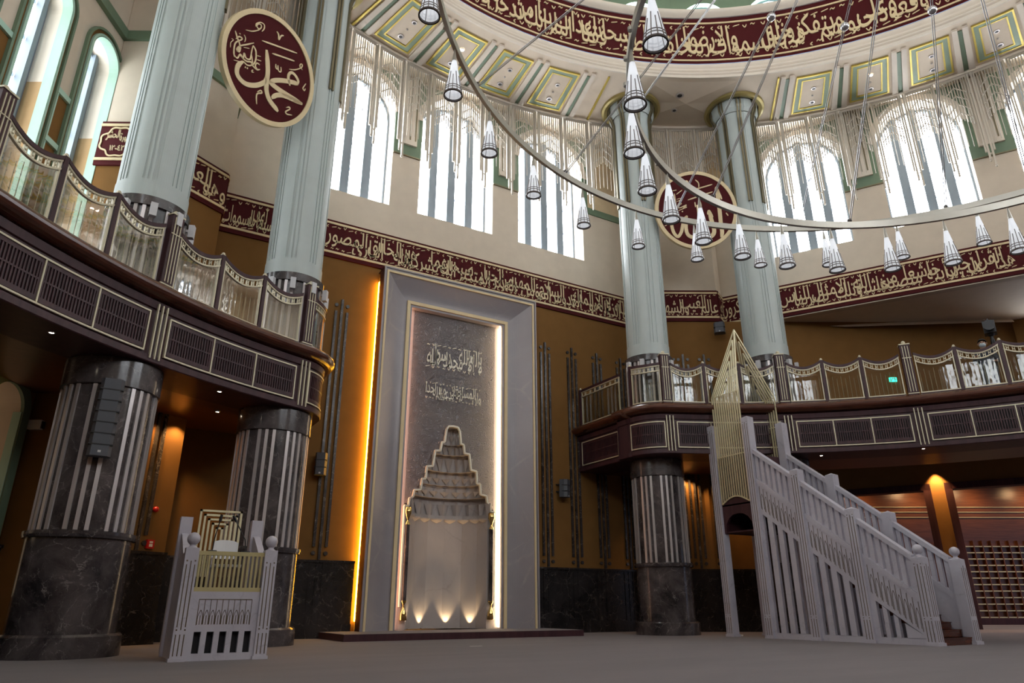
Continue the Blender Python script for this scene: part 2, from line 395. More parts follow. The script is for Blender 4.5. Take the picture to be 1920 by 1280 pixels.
def shape(word):
    """logical Arabic -> visual left-to-right string of presentation forms"""
    out = []; i = 0; prev_joins = False
    while i < len(word):
        c = word[i]
        if c not in FORMS: out.append(c); prev_joins = False; i += 1; continue
        if c == 'ل' and i + 1 < len(word) and word[i + 1] in 'اأإ':
            base = {'ا': 0xFEFB, 'أ': 0xFEF7, 'إ': 0xFEF9}[word[i + 1]]
            out.append(chr(base + (1 if prev_joins else 0))); prev_joins = False; i += 2; continue
        f = FORMS[c]; nxt = i + 1 < len(word) and word[i + 1] in FORMS
        joins = f[2] is not None and nxt
        idx = (3 if joins else 1) if prev_joins else (2 if joins else 0)
        out.append(chr(f[idx])); prev_joins = joins; i += 1
    return ''.join(reversed(out))
_cache = {}
def glyphs(word):
    """flat outline mesh of one word: (verts2d, faces, width)"""
    if word in _cache: return _cache[word]
    cu = bpy.data.curves.new('t', 'FONT'); o = bpy.data.objects.new('t', cu); COL.objects.link(o)
    cu.resolution_u = 2; cu.body = shape(word); cu.offset = 0.006; cu.fill_mode = 'BOTH'
    dg = bpy.context.evaluated_depsgraph_get(); dg.update()
    me = bpy.data.meshes.new_from_object(o.evaluated_get(dg))
    v = [(p.co.x, p.co.y) for p in me.vertices]; f = [tuple(p.vertices) for p in me.polygons]
    bpy.data.objects.remove(o); bpy.data.curves.remove(cu); bpy.data.meshes.remove(me)
    x0 = min(p[0] for p in v) if v else 0; x1 = max(p[0] for p in v) if v else 0.1
    r = ([(a - x0, b) for a, b in v], f, x1 - x0); _cache[word] = r
    return r
def lettering(mb, text, W, H, thick, seed=1, overlap=0.66, marks=True, fill=0.94, dense=1.0):
    """thuluth-like two-tier line of text filling a W x H field whose lower left corner is the origin;
    mb receives (x, depth, y) points, depth from 0 to thick"""
    rnd = random.Random(seed); words = text.split()
    adv = []
    for w in words: adv.append(glyphs(w)[2] + 0.10)
    total = sum(a * (overlap if len(words) > 2 else 0.9) for a in adv[:-1]) + adv[-1]
    sx = W * fill / total; sy = H * 0.84 * dense
    asc = 0.64 * H
    x = W * (1 + fill) / 2
    for i, w in enumerate(words):
        v, f, wd = glyphs(w)
        low = (i % 2 == 0); base = H * (0.13 if low else 0.34) if len(words) > 1 else H * 0.2
        x -= wd * sx
        def ymap(b):
            t = b * sy
            if b > 0.42: t = 0.42 * sy + (b - 0.42) * (asc - 0.42 * sy) / 0.32
            return max(0.03 * H, min(0.97 * H, base + t))
        pts = [(x + a * sx, ymap(b)) for a, b in v]; n = len(pts)
        mb.add([(a, 0, b) for a, b in pts] + [(a, thick, b) for a, b in pts], [tuple(k for k in q) for q in f] + [tuple(n + k for k in q) for q in f], False)
        x -= 0.10 * sx
        if i < len(words) - 1: x += (wd + 0.10) * sx * (1 - overlap) if len(words) > 2 else 0
    if marks:
        k = max(3, int(W / (H * 0.2))); s = H * 0.08
        for i in range(k):
            cx = W * (0.5 - fill / 2) + W * fill * (i + 0.5) / k + rnd.uniform(-0.3, 0.3) * s
            for cy in ((0.93, 0.05) if i % 2 else (0.9, 0.08)):
                y = cy * H + rnd.uniform(-0.02, 0.02) * H; q = rnd.randrange(4); w = H * 0.022
                if q == 0: P = [(cx - s, y - s * 0.3), (cx + s, y + s * 0.3)]
                elif q == 1: P = [(cx - s * 0.6, y + s * 0.5), (cx, y - s * 0.5), (cx + s * 0.6, y + s * 0.6)]
                elif q == 2: P = [(cx + s * 0.3, y + s * 0.6), (cx - s * 0.3, y), (cx + s * 0.2, y - s * 0.6)]
                else: P = [(cx - s * 0.7, y), (cx - s * 0.2, y + s * 0.5), (cx + s * 0.2, y), (cx + s * 0.7, y + s * 0.5)]
                mb.ribbon(P, w, 0, thick)
    return mb

# ------------------------------------------------------------------ hall shell
WALL, HALF, CORN, CHALF = 21.2, 9.65, 22.1, 1.62      # bay wall distance / half length, corner wall distance / half length
Z_BAND0, Z_BAND1, Z_CEIL = 13.62, 15.22, 23.5
mb = MB(); mb.box(-30, 46, -30, 42, -0.3, 0.0)
structure(mb.build('floor', 'carpet', loc=(0, 0, -0.3)), 'grey brown carpet floor of the prayer hall')

def wall_pieces(mb, u0, u1, zs, d0, d1):
    """zs: list of (z0, z1, material index)"""
    for z0, z1, m in zs:
        mb.cur = m; mb.box(u0, u1, d0, d1, z0, z1)
def arched_wall(mb, u0, u1, z0, z1, ops, d0, d1, m_wall=0, m_rev=1, split=None):
    """wall between u0..u1, z0..z1 with round-arched openings (uc, half width, sill, top)"""
    ops = sorted(ops); edges = [u0]
    def quad(a, b, c, e):
        if split and c < split[0] < e:
            quad(a, b, c, split[0]); quad(a, b, split[0], e); return
        mb.cur = split[1] if (split and e <= split[0] + 1e-6) else m_wall
        mb.add([(a, d0, c), (b, d0, c), (b, d0, e), (a, d0, e)], [(0, 1, 2, 3)], False)
    x = u0
    for uc, hw, zs, zt in ops:
        quad(x, uc - hw, z0, z1)
        if zs > z0: quad(uc - hw, uc + hw, z0, zs)
        n = 16; sp = zt - hw
        arc = [(uc - hw * cos(pi * k / n), sp + hw * sin(pi * k / n)) for k in range(n + 1)]
        mb.cur = m_wall
        for k in range(n):
            (a, c), (b, e) = arc[k], arc[k + 1]
            mb.add([(a, d0, c), (b, d0, e), (b, d0, z1), (a, d0, z1)], [(0, 1, 2, 3)], False)
        line = [(uc - hw, zs)] + arc + [(uc + hw, zs)]
        mb.cur = m_rev; L = len(line)
        for k in range(L):
            (a, c), (b, e) = line[k], line[(k + 1) % L]
            if split and k in (0, L - 2):            # jambs: lit copy of the mustard below, white above
                zlo, zhi = min(c, e), max(c, e)
                if zlo < split[0] < zhi:
                    mb.cur = split[2]; mb.add([(a, d0, zlo), (a, d1, zlo), (a, d1, split[0]), (a, d0, split[0])], [(0, 1, 2, 3)], False)
                    mb.cur = m_rev; mb.add([(a, d0, split[0]), (a, d1, split[0]), (a, d1, zhi), (a, d0, zhi)], [(0, 1, 2, 3)], False); continue
            mb.cur = m_rev
            mb.add([(a, d0, c), (b, d0, e), (b, d1, e), (a, d1, c)], [(0, 1, 2, 3)], 0 < k < L - 2)
        x = uc + hw
    quad(x, u1, z0, z1)
    mb.cur = m_rev
UPWIN = [(-5.05, 1.8, 16.65, 23.15), (-0.15, 1.82, 16.65, 23.15), (4.9, 1.86, 16.65, 23.15)]
RWIN = [(-5.15, 1.75, 16.75, 23.15), (0.0, 1.75, 16.9, 23.15), (5.15, 1.75, 16.9, 23.15)]
win_n = [0]
def arch_poly(uc, hw, zs, zt, n=16):
    sp = zt - hw
    return [(uc - hw, zs)] + [(uc - hw * cos(pi * k / n), sp + hw * sin(pi * k / n)) for k in range(n + 1)] + [(uc + hw, zs)]
def add_window(a, op, d, mull, depth=0.14, label=None, pmat='pane', frame='frame_blue'):
    """glazed window set at distance d of bay a: pane, frame and mullions"""
    uc, hw, zs, zt = op; win_n[0] += 1
    mb = MB(bay(a)); poly = arch_poly(uc, hw, zs, zt); n = len(poly)
    mb.add([(x, d + depth, z) for x, z in poly], [tuple(range(n))], False)
    B = bay(a)
    sa, ca = sin(rad(a)), cos(rad(a))
    o = mb.build('window_%d' % win_n[0], pmat, uv=lambda p: (p[0] * ca - p[1] * sa - uc, p[2]))
    structure(o, label)
    f = MB(bay(a)); w = 0.1
    for k in range(n):
        (x0, z0), (x1, z1) = poly[k], poly[(k + 1) % n]
        f.bar((x0, d + depth - 0.05, z0), (x1, d + depth - 0.05, z1), 0.12, w, up=(0, 1, 0))
    f.map = bay(a)
    f2 = MB(bay(a))
    for k in range(n):
        (x0, z0), (x1, z1) = poly[k], poly[(k + 1) % n]
        c = (uc, (zs + zt) / 2)
        def inn(x, z): return (x + (0.09 if x < uc - 0.05 else -0.09 if x > uc + 0.05 else 0), z + (0.09 if z <= zs + 1e-6 else -0.09))
        a0, a1 = inn(x0, z0), inn(x1, z1)
        f2.add([(x0, d + depth - 0.1, z0), (x1, d + depth - 0.1, z1), (a1[0], d + depth - 0.1, a1[1]), (a0[0], d + depth - 0.1, a0[1]),
                (a1[0], d + depth, a1[1]), (a0[0], d + depth, a0[1])], [(0, 1, 2, 3), (3, 2, 4, 5)], False)
    f2.build('window_frame', frame, o)
    for t, w in mull:
        x = uc + hw * t
        top = (zt - hw) + sqrt(max(0.0, hw * hw - (x - uc) ** 2))
        g = MB(bay(a)); g.box(x - w / 2, x + w / 2, d + depth - 0.22, d + depth - 0.01, zs, top); g.build('mullion', frame, o)
    return o
MULL = [(-0.5, 0.36), (0.0, 0.36), (0.5, 0.36)]

# qibla wall (azimuth 0): wainscot zone, mustard zone, cream zone with three tall windows; opening for the mihrab
mb = MB(bay(0))
for u0, u1 in ((-HALF, -3.42), (3.42, HALF)):
    wall_pieces(mb, u0, u1, [(0, Z_BAND0, 2)], WALL, WALL + 0.4)
mb.cur = 2; mb.box(-3.42, 3.42, WALL, WALL + 0.4, 13.3, Z_BAND0)
arched_wall(mb, -HALF, HALF, Z_BAND0, 24.0, UPWIN, WALL, WALL + 0.95)
structure(mb.build('wall_qibla', ['cream', 'cream_white', 'mustard'], loc=(0, WALL, 0)), 'flat qibla wall, mustard below and cream above with tall arched windows')
for i, op in enumerate(UPWIN):
    add_window(0, op, WALL + 0.72, MULL, label='tall arched window over the mihrab, %s from left' % ORD[i])
# right bay (azimuth 60): wall only above the gallery opening
mb = MB(bay(60)); arched_wall(mb, -HALF, HALF, Z_BAND0, 24.0, RWIN, WALL - 0.3, WALL + 0.65)
mb.cur = 0; mb.box(-HALF, HALF, WALL - 0.3, WALL + 0.1, Z_BAND0 - 0.05, Z_BAND0)
structure(mb.build('wall_right', ['cream', 'cream_white'], loc=(0, 0, Z_BAND0)), 'upper right wall with tall arched windows above the gallery')
for i, op in enumerate(RWIN):
    add_window(60, op, WALL + 0.42, MULL, label='tall arched window above the right gallery, %s from the column' % ORD[i])
# left bay (azimuth -60): narrow tall arched windows with deep reveals
LWIN = [(8.93, 0.70, 8.4, 17.75), (6.4, 0.70, 8.4, 17.75), (3.87, 0.70, 8.4, 17.75), (1.34, 0.70, 8.4, 17.75), (-1.2, 0.7, 8.4, 17.75), (-3.7, 0.7, 8.4, 17.75), (-6.3, 0.7, 8.4, 17.75)]
LOWWIN = [(8.6, 0.62, 1.2, 6.35), (6.0, 0.62, 1.2, 6.35), (3.4, 0.62, 1.2, 6.35)]
mb = MB(bay(-60)); arched_wall(mb, -HALF, 9.75, 8.2, 24.0, LWIN, WALL, WALL + 0.85, split=(14.62, 2, 4))
mb.cur = 2; arched_wall(mb, -HALF, 9.75, 0.0, 8.2, LOWWIN, WALL, WALL + 1.3, 2, 3)
structure(mb.build('wall_left', ['cream', 'cream_white', 'mustard', 'cream', 'tan'], loc=(-WALL * 0.87, WALL * 0.5, 0)), 'left wall with narrow arched windows, mustard below and cream above')
for i, op in enumerate(LWIN):
    add_window(-60, (op[0], op[1], op[2], op[3]), WALL + 0.6, [(0.62, 0.16)], label='narrow arched window of the left wall, %s from the corner' % ORD[i], pmat='pane_left')
for i, op in enumerate(LOWWIN):
    add_window(-60, op, WALL + 1.2, [], label='low arched window under the left gallery, %s from the corner' % ORD[i], pmat='pane_low')
# the bays behind the camera, each with the same tall windows
for nm, a in (('rear_right', 120), ('rear', 180), ('rear_left', -120)):
    mb = MB(bay(a)); arched_wall(mb, -HALF, HALF, Z_BAND0, 24.0, UPWIN, WALL, WALL + 0.95)
    mb.cur = 2; mb.box(-HALF, HALF, WALL, WALL + 0.4, 0, Z_BAND0)
    structure(mb.build('wall_' + nm, ['cream', 'cream_white', 'mustard'], loc=bay(a)((0, WALL, 0))), 'wall of the hall behind the viewer')
    for op in UPWIN: add_window(a, op, WALL + 0.72, MULL, label='tall arched window behind the viewer')
# corner walls with their short returns
for i, a in enumerate((-30, 30, 90, 150, 210, 270)):
    mb = MB(bay(a))
    lo = 2
    x1 = 15.6 if a == 30 else CHALF
    mb.cur = 2; mb.box(-CHALF, x1, CORN, CORN + 0.3, 8.2 if a == 30 else 0.0, Z_BAND0)
    if a == 30: mb.box(-CHALF, CHALF + 1.3, CORN, CORN + 0.3, 0, 8.2)
    mb.cur = 0; mb.box(-CHALF, CHALF, CORN, CORN + 0.3, Z_BAND0, 24.0)
    q = CHALF + 0.62; e = CORN + 1.05
    for s in (-1, 1):
        for z0, z1, m in ((0, Z_BAND0, 2), (Z_BAND0, 24, 0)):
            if a == 30 and s == 1 and m == 2: continue
            mb.cur = m; mb.prism([(s * CHALF, CORN), (s * q, e), (s * q, e + 0.3), (s * CHALF, CORN + 0.3)], z0, z1, 'xy')
    structure(mb.build(('wall_corner_left', 'wall_corner_right', 'wall_corner_a', 'wall_corner_b', 'wall_corner_c', 'wall_corner_d')[i], ['cream', 'cream', 'mustard'], loc=bay(a)((0, CORN, 0))))
# gallery space behind the right opening: soffit, end wall with a small arched window, lower door wall
mb = MB(); B60 = bay(60)
def hp(p): return B60(p)
V = [hp((-9.4, WALL + 0.05, Z_BAND0)), hp((14, WALL + 0.05, Z_BAND0)), hp((14, 31, Z_BAND0)), hp((-9.4, 31, Z_BAND0))]
mb.add(V, [(0, 1, 2, 3)], False)
mb.add([hp((-6.2, 22.3, Z_BAND0 - 0.02)), hp((2.4, 26.4, Z_BAND0 - 0.02)), hp((2.4, 25.9, Z_BAND0 - 0.32)), hp((-4.5, 22.7, Z_BAND0 - 0.32))], [(0, 1, 2, 3)], False)
structure(mb.build('ceiling_gallery', 'ceiling', loc=hp((0, WALL, Z_BAND0))), 'soffit over the right gallery')
mb = MB(bay(60)); arched_wall(mb, 2.4, 14, 8.2, Z_BAND0, [(3.45, 0.38, 10.4, 13.1)], 26.6, 27.4, 0, 1)
structure(mb.build('wall_gallery_end', ['mustard', 'cream_white'], loc=hp((3, 26.6, 8.2))), 'end wall of the right gallery with a small arched window')
add_window(60, (3.45, 0.38, 10.4, 13.1), 27.1, [], label='small arched window at the end of the right gallery')
# lower door wall at the right, with two wide openings
mb = MB(bay(60)); D = 28.0
for u0, u1, z0, z1 in ((-12, -8.6, 0, 7.9), (-2.32, -1.7, 0, 7.9), (-8.6, -2.32, 6.35, 7.9), (-1.7, 6.5, 6.35, 7.9), (6.5, 9, 0, 7.9)):
    mb.cur = 0; mb.box(u0, u1, D, D + 0.5, z0, z1)
structure(mb.build('wall_door_side', ['mustard'], loc=hp((-2, D, 0))), 'mustard wall with two wide doorways under the right gallery')
for i, (u0, u1) in enumerate(((-8.6, -2.32), (-1.7, 6.5))):
    mb = MB(bay(60)); w = 0.3
    mb.box(u0 - 0.02, u0 + w, D - 0.12, D + 0.52, 0, 6.5); mb.box(u1 - w, u1 + 0.02, D - 0.12, D + 0.52, 0, 6.5); mb.box(u0, u1, D - 0.12, D + 0.52, 6.2, 6.5)
    structure(mb.build('door_%d' % (i + 1), 'wood', loc=hp(((u0 + u1) / 2, D, 0))), ('dark wooden door frame behind the staircase pulpit', 'dark wooden door frame at the right edge')[i])
mb = MB(bay(60)); mb.box(-2.32, -1.7, D - 0.1, D, 0, 2.9); mb.box(-2.32, -1.7, D - 0.14, D, 2.9, 3.0)
structure(mb.build('trim_1', 'dado_marble', loc=hp((-2, D, 0))))
# vestibule behind the doorways
mb = MB(); mb.map = bay(30)
mb.cur = 0; mb.box(-6, 30, 34.4, 34.8, 0, 8.0)
structure(mb.build('wall_vestibule', 'shelf_wood', loc=bay(30)((10, 34.4, 0))), 'wood panelled wall of the vestibule')
mb = MB(bay(30)); mb.box(2.9, 30, 22.15, 35, 7.85, 8.1); mb.box(2.9, 15.6, 22.1, 22.3, 7.6, 8.2)
structure(mb.build('ceiling_vestibule', 'mustard', loc=bay(30)((10, 30, 7.0))))
# marble wainscot and skirting
def dado(a, u0, u1, d, idx, gap=1.42):
    mb = MB(bay(a)); mb.box(u0, u1, d - 0.1, d, 0.0, 2.34); mb.box(u0, u1, d - 0.17, d, 0, 0.42); mb.box(u0, u1, d - 0.15, d, 2.34, 2.42)
    x = u0 + 0.5
    while x < u1 - 0.3:
        for k in (-0.22, 0, 0.22): mb.box(x + k - 0.03, x + k + 0.03, d - 0.125, d, 0.42, 2.34)
        x += gap
    structure(mb.build('baseboard_' + idx, 'dado_marble', loc=bay(a)(((u0 + u1) / 2, d, 0))), 'dark marble wainscot')
dado(0, -HALF, -3.6, WALL, 'qibla_left'); dado(0, 3.6, HALF, WALL, 'qibla_right')
dado(-30, -CHALF, CHALF, CORN, 'corner_left'); dado(30, -CHALF, CHALF + 1.3, CORN, 'corner_right')
dado(-60, 9.4, 9.7, WALL, 'left'); dado(-60, -9, 7.9, WALL, 'left_far')
# ceiling ring, cornice, drum and dome
mb = MB(); n = 96
inner = [polar(16.95, 360 * k / n, Z_CEIL) for k in range(n)]; outer = [polar(25.6, 360 * k / n, Z_CEIL) for k in range(n)]
mb.add(inner + outer, [(k, (k + 1) % n, n + (k + 1) % n, n + k) for k in range(n)], False)
structure(mb.build('ceiling', 'ceiling', loc=(0, 0, Z_CEIL)), 'cream ceiling ring around the dome')
def soft(r, z0, z1, bul, n=6): return [(r - bul * sin(pi * k / n), z0 + (z1 - z0) * k / n) for k in range(n + 1)]
mb = MB()
mb.lathe([(17.0, 23.5), (16.9, 23.48), (16.88, 23.6), (17.0, 23.62)], n=128)
mb.lathe(soft(17.0, 23.62, 23.85, 0.13), n=128, soft=True); mb.lathe(soft(17.04, 23.86, 24.06, 0.11), n=128, soft=True)
mb.lathe([(17.04, 24.06), (17.1, 24.08)] + soft(17.1, 24.08, 24.42, 0.12)[1:], n=128, soft=True)
structure(mb.build('trim_2', 'cream_white', loc=(0, 0, 23.5)), 'moulded lower cornice of the dome ring')
mb = MB(); mb.lathe(soft(17.0, 27.1, 27.62, 0.22, 8), n=128, soft=True); mb.lathe([(17.0, 27.62), (18.3, 27.66)], n=128)
structure(mb.build('trim_3', 'cream_white', loc=(0, 0, 27.1)), 'moulded upper cornice of the dome ring')
mb = MB()
for k in range(36):
    a = 4 + 10 * k; mb.map = bay(a); mb.cur = 1
    arched_wall(mb, -1.6, 1.6, 27.66, 30.6, [(0, 1.12, 27.9, 29.25)], 18.2, 18.7, 0, 1)
mb.map = None; mb.cur = 2
mb.lathe([(18.3, 30.55)] + [(18.3 * cos(rad(t)), 30.6 + 8.0 * sin(rad(t))) for t in range(0, 91, 6)], n=96, soft=True)
structure(mb.build('ceiling_dome', ['green', 'mint', 'cream_white'], loc=(0, 0, 27.66)), 'dome drum with green arched window surrounds')
first = None
for k in range(36):
    a = 4 + 10 * k
    if first is None:
        first = add_window(0, (0, 1.12, 27.9, 29.25), 18.45, [], label='small arched window at the foot of the dome', pmat='pane_dome')
        me = first.data
        base = first.location.copy(); rr = base.y
        first.location = polar(rr, a, base.z); first.rotation_euler = (0, 0, -rad(a)); first['group'] = 'arched windows at the foot of the dome'
    else: dup(first, polar(rr, a, base.z), -rad(a))

mb = MB(); mb.box(-3.4, 3.4, 22.75, 22.85, 0, 13.4); mb.box(-3.4, -3.3, 21.3, 22.8, 0, 13.4); mb.box(3.3, 3.4, 21.3, 22.8, 0, 13.4); mb.box(-3.4, 3.4, 21.3, 22.8, 13.3, 13.4)
structure(mb.build('wall_niche_back', 'cream', loc=(0, 22.8, 0)))
STROKES_PROPHET=[(0.16,[(-0.318,0.471),(-0.189,0.19),(-0.059,-0.145),(0.021,-0.515),(0.1,-0.745),(0.285,-0.937),(0.559,-1.038),(0.676,-1.086)]),(0.095,[(0.821,-0.033),(0.745,0.068),(0.674,0.201),(0.682,0.336),(0.771,0.419),(0.926,0.401),(1.061,0.31),(1.061,0.161)]),(0.146,[(1.092,0.22),(0.858,0.13),(0.506,-0.058),(0.245,-0.243),(0.105,-0.414)]),(0.16,[(0.071,-0.409),(0.424,-0.412),(0.863,-0.371),(1.436,-0.299)]),(0.146,[(1.454,-0.287),(1.036,-0.385),(0.695,-0.486),(0.46,-0.633),(0.327,-0.83)]),(0.146,[(-0.065,-0.345),(-0.072,-0.528),(-0.275,-0.777),(-0.553,-0.955),(-0.782,-0.985),(-0.976,-0.894),(-1.037,-0.716),(-1.011,-0.559),(-0.924,-0.409)]),(0.051,[(-0.547,0.629),(0.063,0.871),(0.725,1.132)]),(0.051,[(-0.099,0.502),(0.299,0.663),(0.722,0.83)]),(0.036,[(-1.149,0.547),(-0.955,0.655),(-0.787,0.824),(-0.707,0.984),(-0.752,1.057),(-0.833,1.014),(-0.855,0.913),(-0.777,0.886),(-0.719,0.961)]),(0.036,[(-0.88,0.875),(-0.887,0.984),(-0.779,1.114),(-0.644,1.137),(-0.605,1.023),(-0.647,0.888)]),(0.047,[(-0.173,1.264),(-0.087,1.214),(-0.028,1.076),(0.015,1.249),(0.095,1.313)]),(0.04,[(0.126,0.278),(0.166,0.163),(0.231,0.174),(0.208,0.285),(0.281,0.145),(0.366,0.17),(0.321,0.313)]),(0.036,[(0.621,0.451),(0.83,0.581),(1.018,0.785),(1.041,0.907),(0.976,0.905),(0.967,0.805),(1.091,0.763)]),(0.033,[(1.36,0.428),(1.321,0.287),(1.306,0.202),(1.382,0.173),(1.395,0.264)]),(0.044,[(0.92,-0.78),(1.017,-0.697),(1.055,-0.745),(0.944,-0.909),(1.003,-0.961),(1.204,-0.873)]),(0.044,[(-0.192,-0.964),(-0.098,-0.847),(-0.042,-0.896),(-0.162,-0.996),(-0.179,-1.112),(-0.092,-1.332)]),(0.047,[(-1.449,0.281),(-1.327,0.134),(-1.19,-0.003),(-1.172,-0.162),(-1.21,-0.26)]),(0.044,[(-1.356,0.06),(-1.28,0.206),(-1.17,0.204),(-1.29,0.024),(-1.333,-0.112),(-1.286,-0.352),(-1.22,-0.474)]),(0.044,[(-0.781,0.366),(-0.973,0.164),(-1.162,-0.033),(-1.229,-0.206),(-1.134,-0.22),(-1.125,-0.057)]),(0.044,[(-1.268,-0.407),(-1.131,-0.441),(-1.082,-0.267),(-0.957,-0.312),(-0.97,-0.147),(-0.869,-0.246),(-0.736,-0.182),(-0.764,0.043),(-0.781,0.277)]),(0.047,[(-0.781,0.277),(-0.639,0.173),(-0.558,-0.085),(-0.595,-0.288)]),(0.047,[(-1.087,-0.305),(-0.841,-0.33),(-0.683,-0.248),(-0.585,-0.316),(-0.43,-0.326),(-0.332,-0.254)]),(0.04,[(-0.382,-0.131),(-0.493,-0.142),(-0.509,-0.26),(-0.429,-0.307)]),(0.04,[(-0.929,-0.395),(-0.757,-0.414),(-0.626,-0.283),(-0.742,-0.011)]),(0.051,[(-0.821,-0.517),(-0.782,-0.523)]),(0.051,[(-0.753,-0.501),(-0.713,-0.507)]),(0.022,[(-1.047,0.003),(-0.86,0.104)]),(0.022,[(-0.55,0.08),(-0.434,0.132)]),(0.022,[(-0.527,-0.044),(-0.375,0.016)]),(0.022,[(-1.212,-0.571),(-1.026,-0.484)]),(0.025,[(-1.155,0.373),(-1.074,0.297),(-1.07,0.177)]),(0.022,[(-1.487,-0.025),(-1.417,-0.022),(-1.464,-0.145),(-1.431,-0.291)]),(0.029,[(-1.307,0.306),(-1.266,0.293)]),(0.029,[(-0.582,-0.489),(-0.546,-0.428),(-0.563,-0.51),(-0.492,-0.476)])]
STROKES_GOD=[(0.172,[(0.958,1.064),(0.993,0.594),(1.033,-0.072),(1.056,-0.733),(1.085,-1.028),(1.038,-1.29)]),(0.09,[(0.903,0.929),(0.957,1.057),(1.052,0.795),(1.16,0.494)]),(0.179,[(0.557,-0.074),(0.636,-0.438),(0.725,-0.8),(0.725,-1.062),(0.592,-1.226),(0.312,-1.227),(0.133,-1.097)]),(0.083,[(0.498,-0.223),(0.565,-0.041),(0.719,-0.355)]),(0.159,[(0.047,0.223),(0.116,-0.241),(0.137,-0.736),(0.09,-1.031),(-0.03,-1.228),(-0.249,-1.268),(-0.429,-1.148),(-0.493,-0.869),(-0.468,-0.54),(-0.423,-0.276)]),(0.138,[(-0.424,-0.283),(-0.567,-0.475),(-0.636,-0.739),(-0.703,-1.034),(-0.853,-1.247),(-1.003,-1.133),(-1.094,-0.872),(-1.133,-0.576),(-1.231,-0.312)]),(0.055,[(-0.296,0.891),(0.247,1.034),(0.776,1.198)]),(0.055,[(-0.349,0.455),(0.227,0.658),(0.772,0.845)]),(0.048,[(0.03,1.415),(0.164,1.263),(0.169,1.061)]),(0.055,[(-0.438,1.21),(-0.384,1.356),(-0.307,1.302),(-0.407,1.194),(-0.318,1.093)]),(0.031,[(-1.005,0.888),(-0.83,0.923)]),(0.034,[(-0.839,0.721),(-0.578,0.924)]),(0.048,[(-0.932,0.754),(-0.9,0.42),(-0.869,0.087)]),(0.045,[(-0.838,0.087),(-0.767,0.254),(-0.64,0.288),(-0.803,0.154),(-0.712,0.088),(-0.424,0.222),(-0.556,0.088),(-0.413,0.122),(-0.781,-0.045)]),(0.055,[(-0.632,-0.065),(-0.59,-0.104)]),(0.028,[(-0.835,0.487),(-0.659,0.538)]),(0.028,[(-0.839,0.387),(-0.632,0.454)]),(0.048,[(-0.041,0.356),(-0.021,0.123)]),(0.062,[(0.195,0.357),(0.231,0.158)]),(0.045,[(1.31,-0.138),(1.396,-0.27)]),(0.031,[(-1.422,-0.758),(-1.327,-0.724)])]
# ------------------------------------------------------------------ painted mouldings round the windows (fixed trim of the room)
def spandrel(mb, u0, u1, d, z0=19.32, plate=True):
    """green field between two windows with a cream plate hanging in its middle"""
    mb.cur = 0; mb.box(u0, u1, d - 0.05, d + 0.02, z0, 23.4)
    mb.cur = 2; mb.box(u0, u1, d - 0.07, d, z0 - 0.05, z0)
    if plate:
        c = (u0 + u1) / 2; w = min(0.48, (u1 - u0) * 0.3)
        mb.cur = 1; mb.box(c - w, c + w, d - 0.16, d - 0.04, z0 + 0.5, 23.4)
        for k in (-0.25, 0.05, 0.3): mb.cur = 2; mb.box(c + k - 0.03, c + k + 0.03, d - 0.18, d - 0.1, z0 + 0.75, 23.4)
def archivolt(mb, op, d, cur):
    uc, hw, zs, zt = op; sp = zt - hw; n = 18; mb.cur = cur
    a = [(uc - (hw + 0.28) * cos(pi * k / n), sp + (hw + 0.28) * sin(pi * k / n)) for k in range(n + 1)]
    b = [(uc - hw * cos(pi * k / n), sp + hw * sin(pi * k / n)) for k in range(n + 1)]
    for k in range(n):
        q = [a[k], a[k + 1], b[k + 1], b[k]]
        mb.add([(x, d - 0.09, z) for x, z in q] + [(x, d, z) for x, z in q], [(0, 1, 2, 3), (0, 1, 5, 4), (3, 2, 6, 7)], False)
tn = 4
for a, ops, d in ((0, UPWIN, WALL), (60, RWIN, WALL - 0.3)):
    mb = MB(bay(a)); ed = [op for op in ops]
    for i in range(2): spandrel(mb, ed[i][0] + ed[i][1], ed[i + 1][0] - ed[i + 1][1], d)
    for op in ops:
        uc, hw, zs, zt = op; sp = zt - hw; n = 12; mb.cur = 0
        arc = [(uc - hw * cos(pi * k / n), sp + hw * sin(pi * k / n)) for k in range(n + 1)]
        for k in range(n):
            (x0, z0), (x1, z1) = arc[k], arc[k + 1]
            mb.add([(x0, d - 0.03, z0), (x1, d - 0.03, z1), (x1, d - 0.03, 23.4), (x0, d - 0.03, 23.4)], [(0, 1, 2, 3)], False)
        archivolt(mb, op, d, 1)
    # framed cream field beside the outer windows
    for s, op in ((1, ops[2]), (-1, ops[0])):
        e = op[0] + s * op[1]; x0, x1 = (e, HALF) if s > 0 else (-HALF, e)
        mb.cur = 0
        mb.box(x0, x1, d - 0.06, d, 19.35, 19.7); mb.box(*( (x0, x0 + 0.3) if s > 0 else (x1 - 0.3, x1)), d - 0.06, d, 19.7, 23.4)
        mb.cur = 3; mb.box(x0 + (0.3 if s > 0 else 0), x1 - (0 if s > 0 else 0.3), d - 0.03, d, 19.7, 23.4)
    structure(mb.build('trim_%d' % tn, ['green', 'cream_white', 'bronze', 'cream_yellow'], loc=bay(a)((0, d, 19))), 'sage green fields between the upper windows'); tn += 1
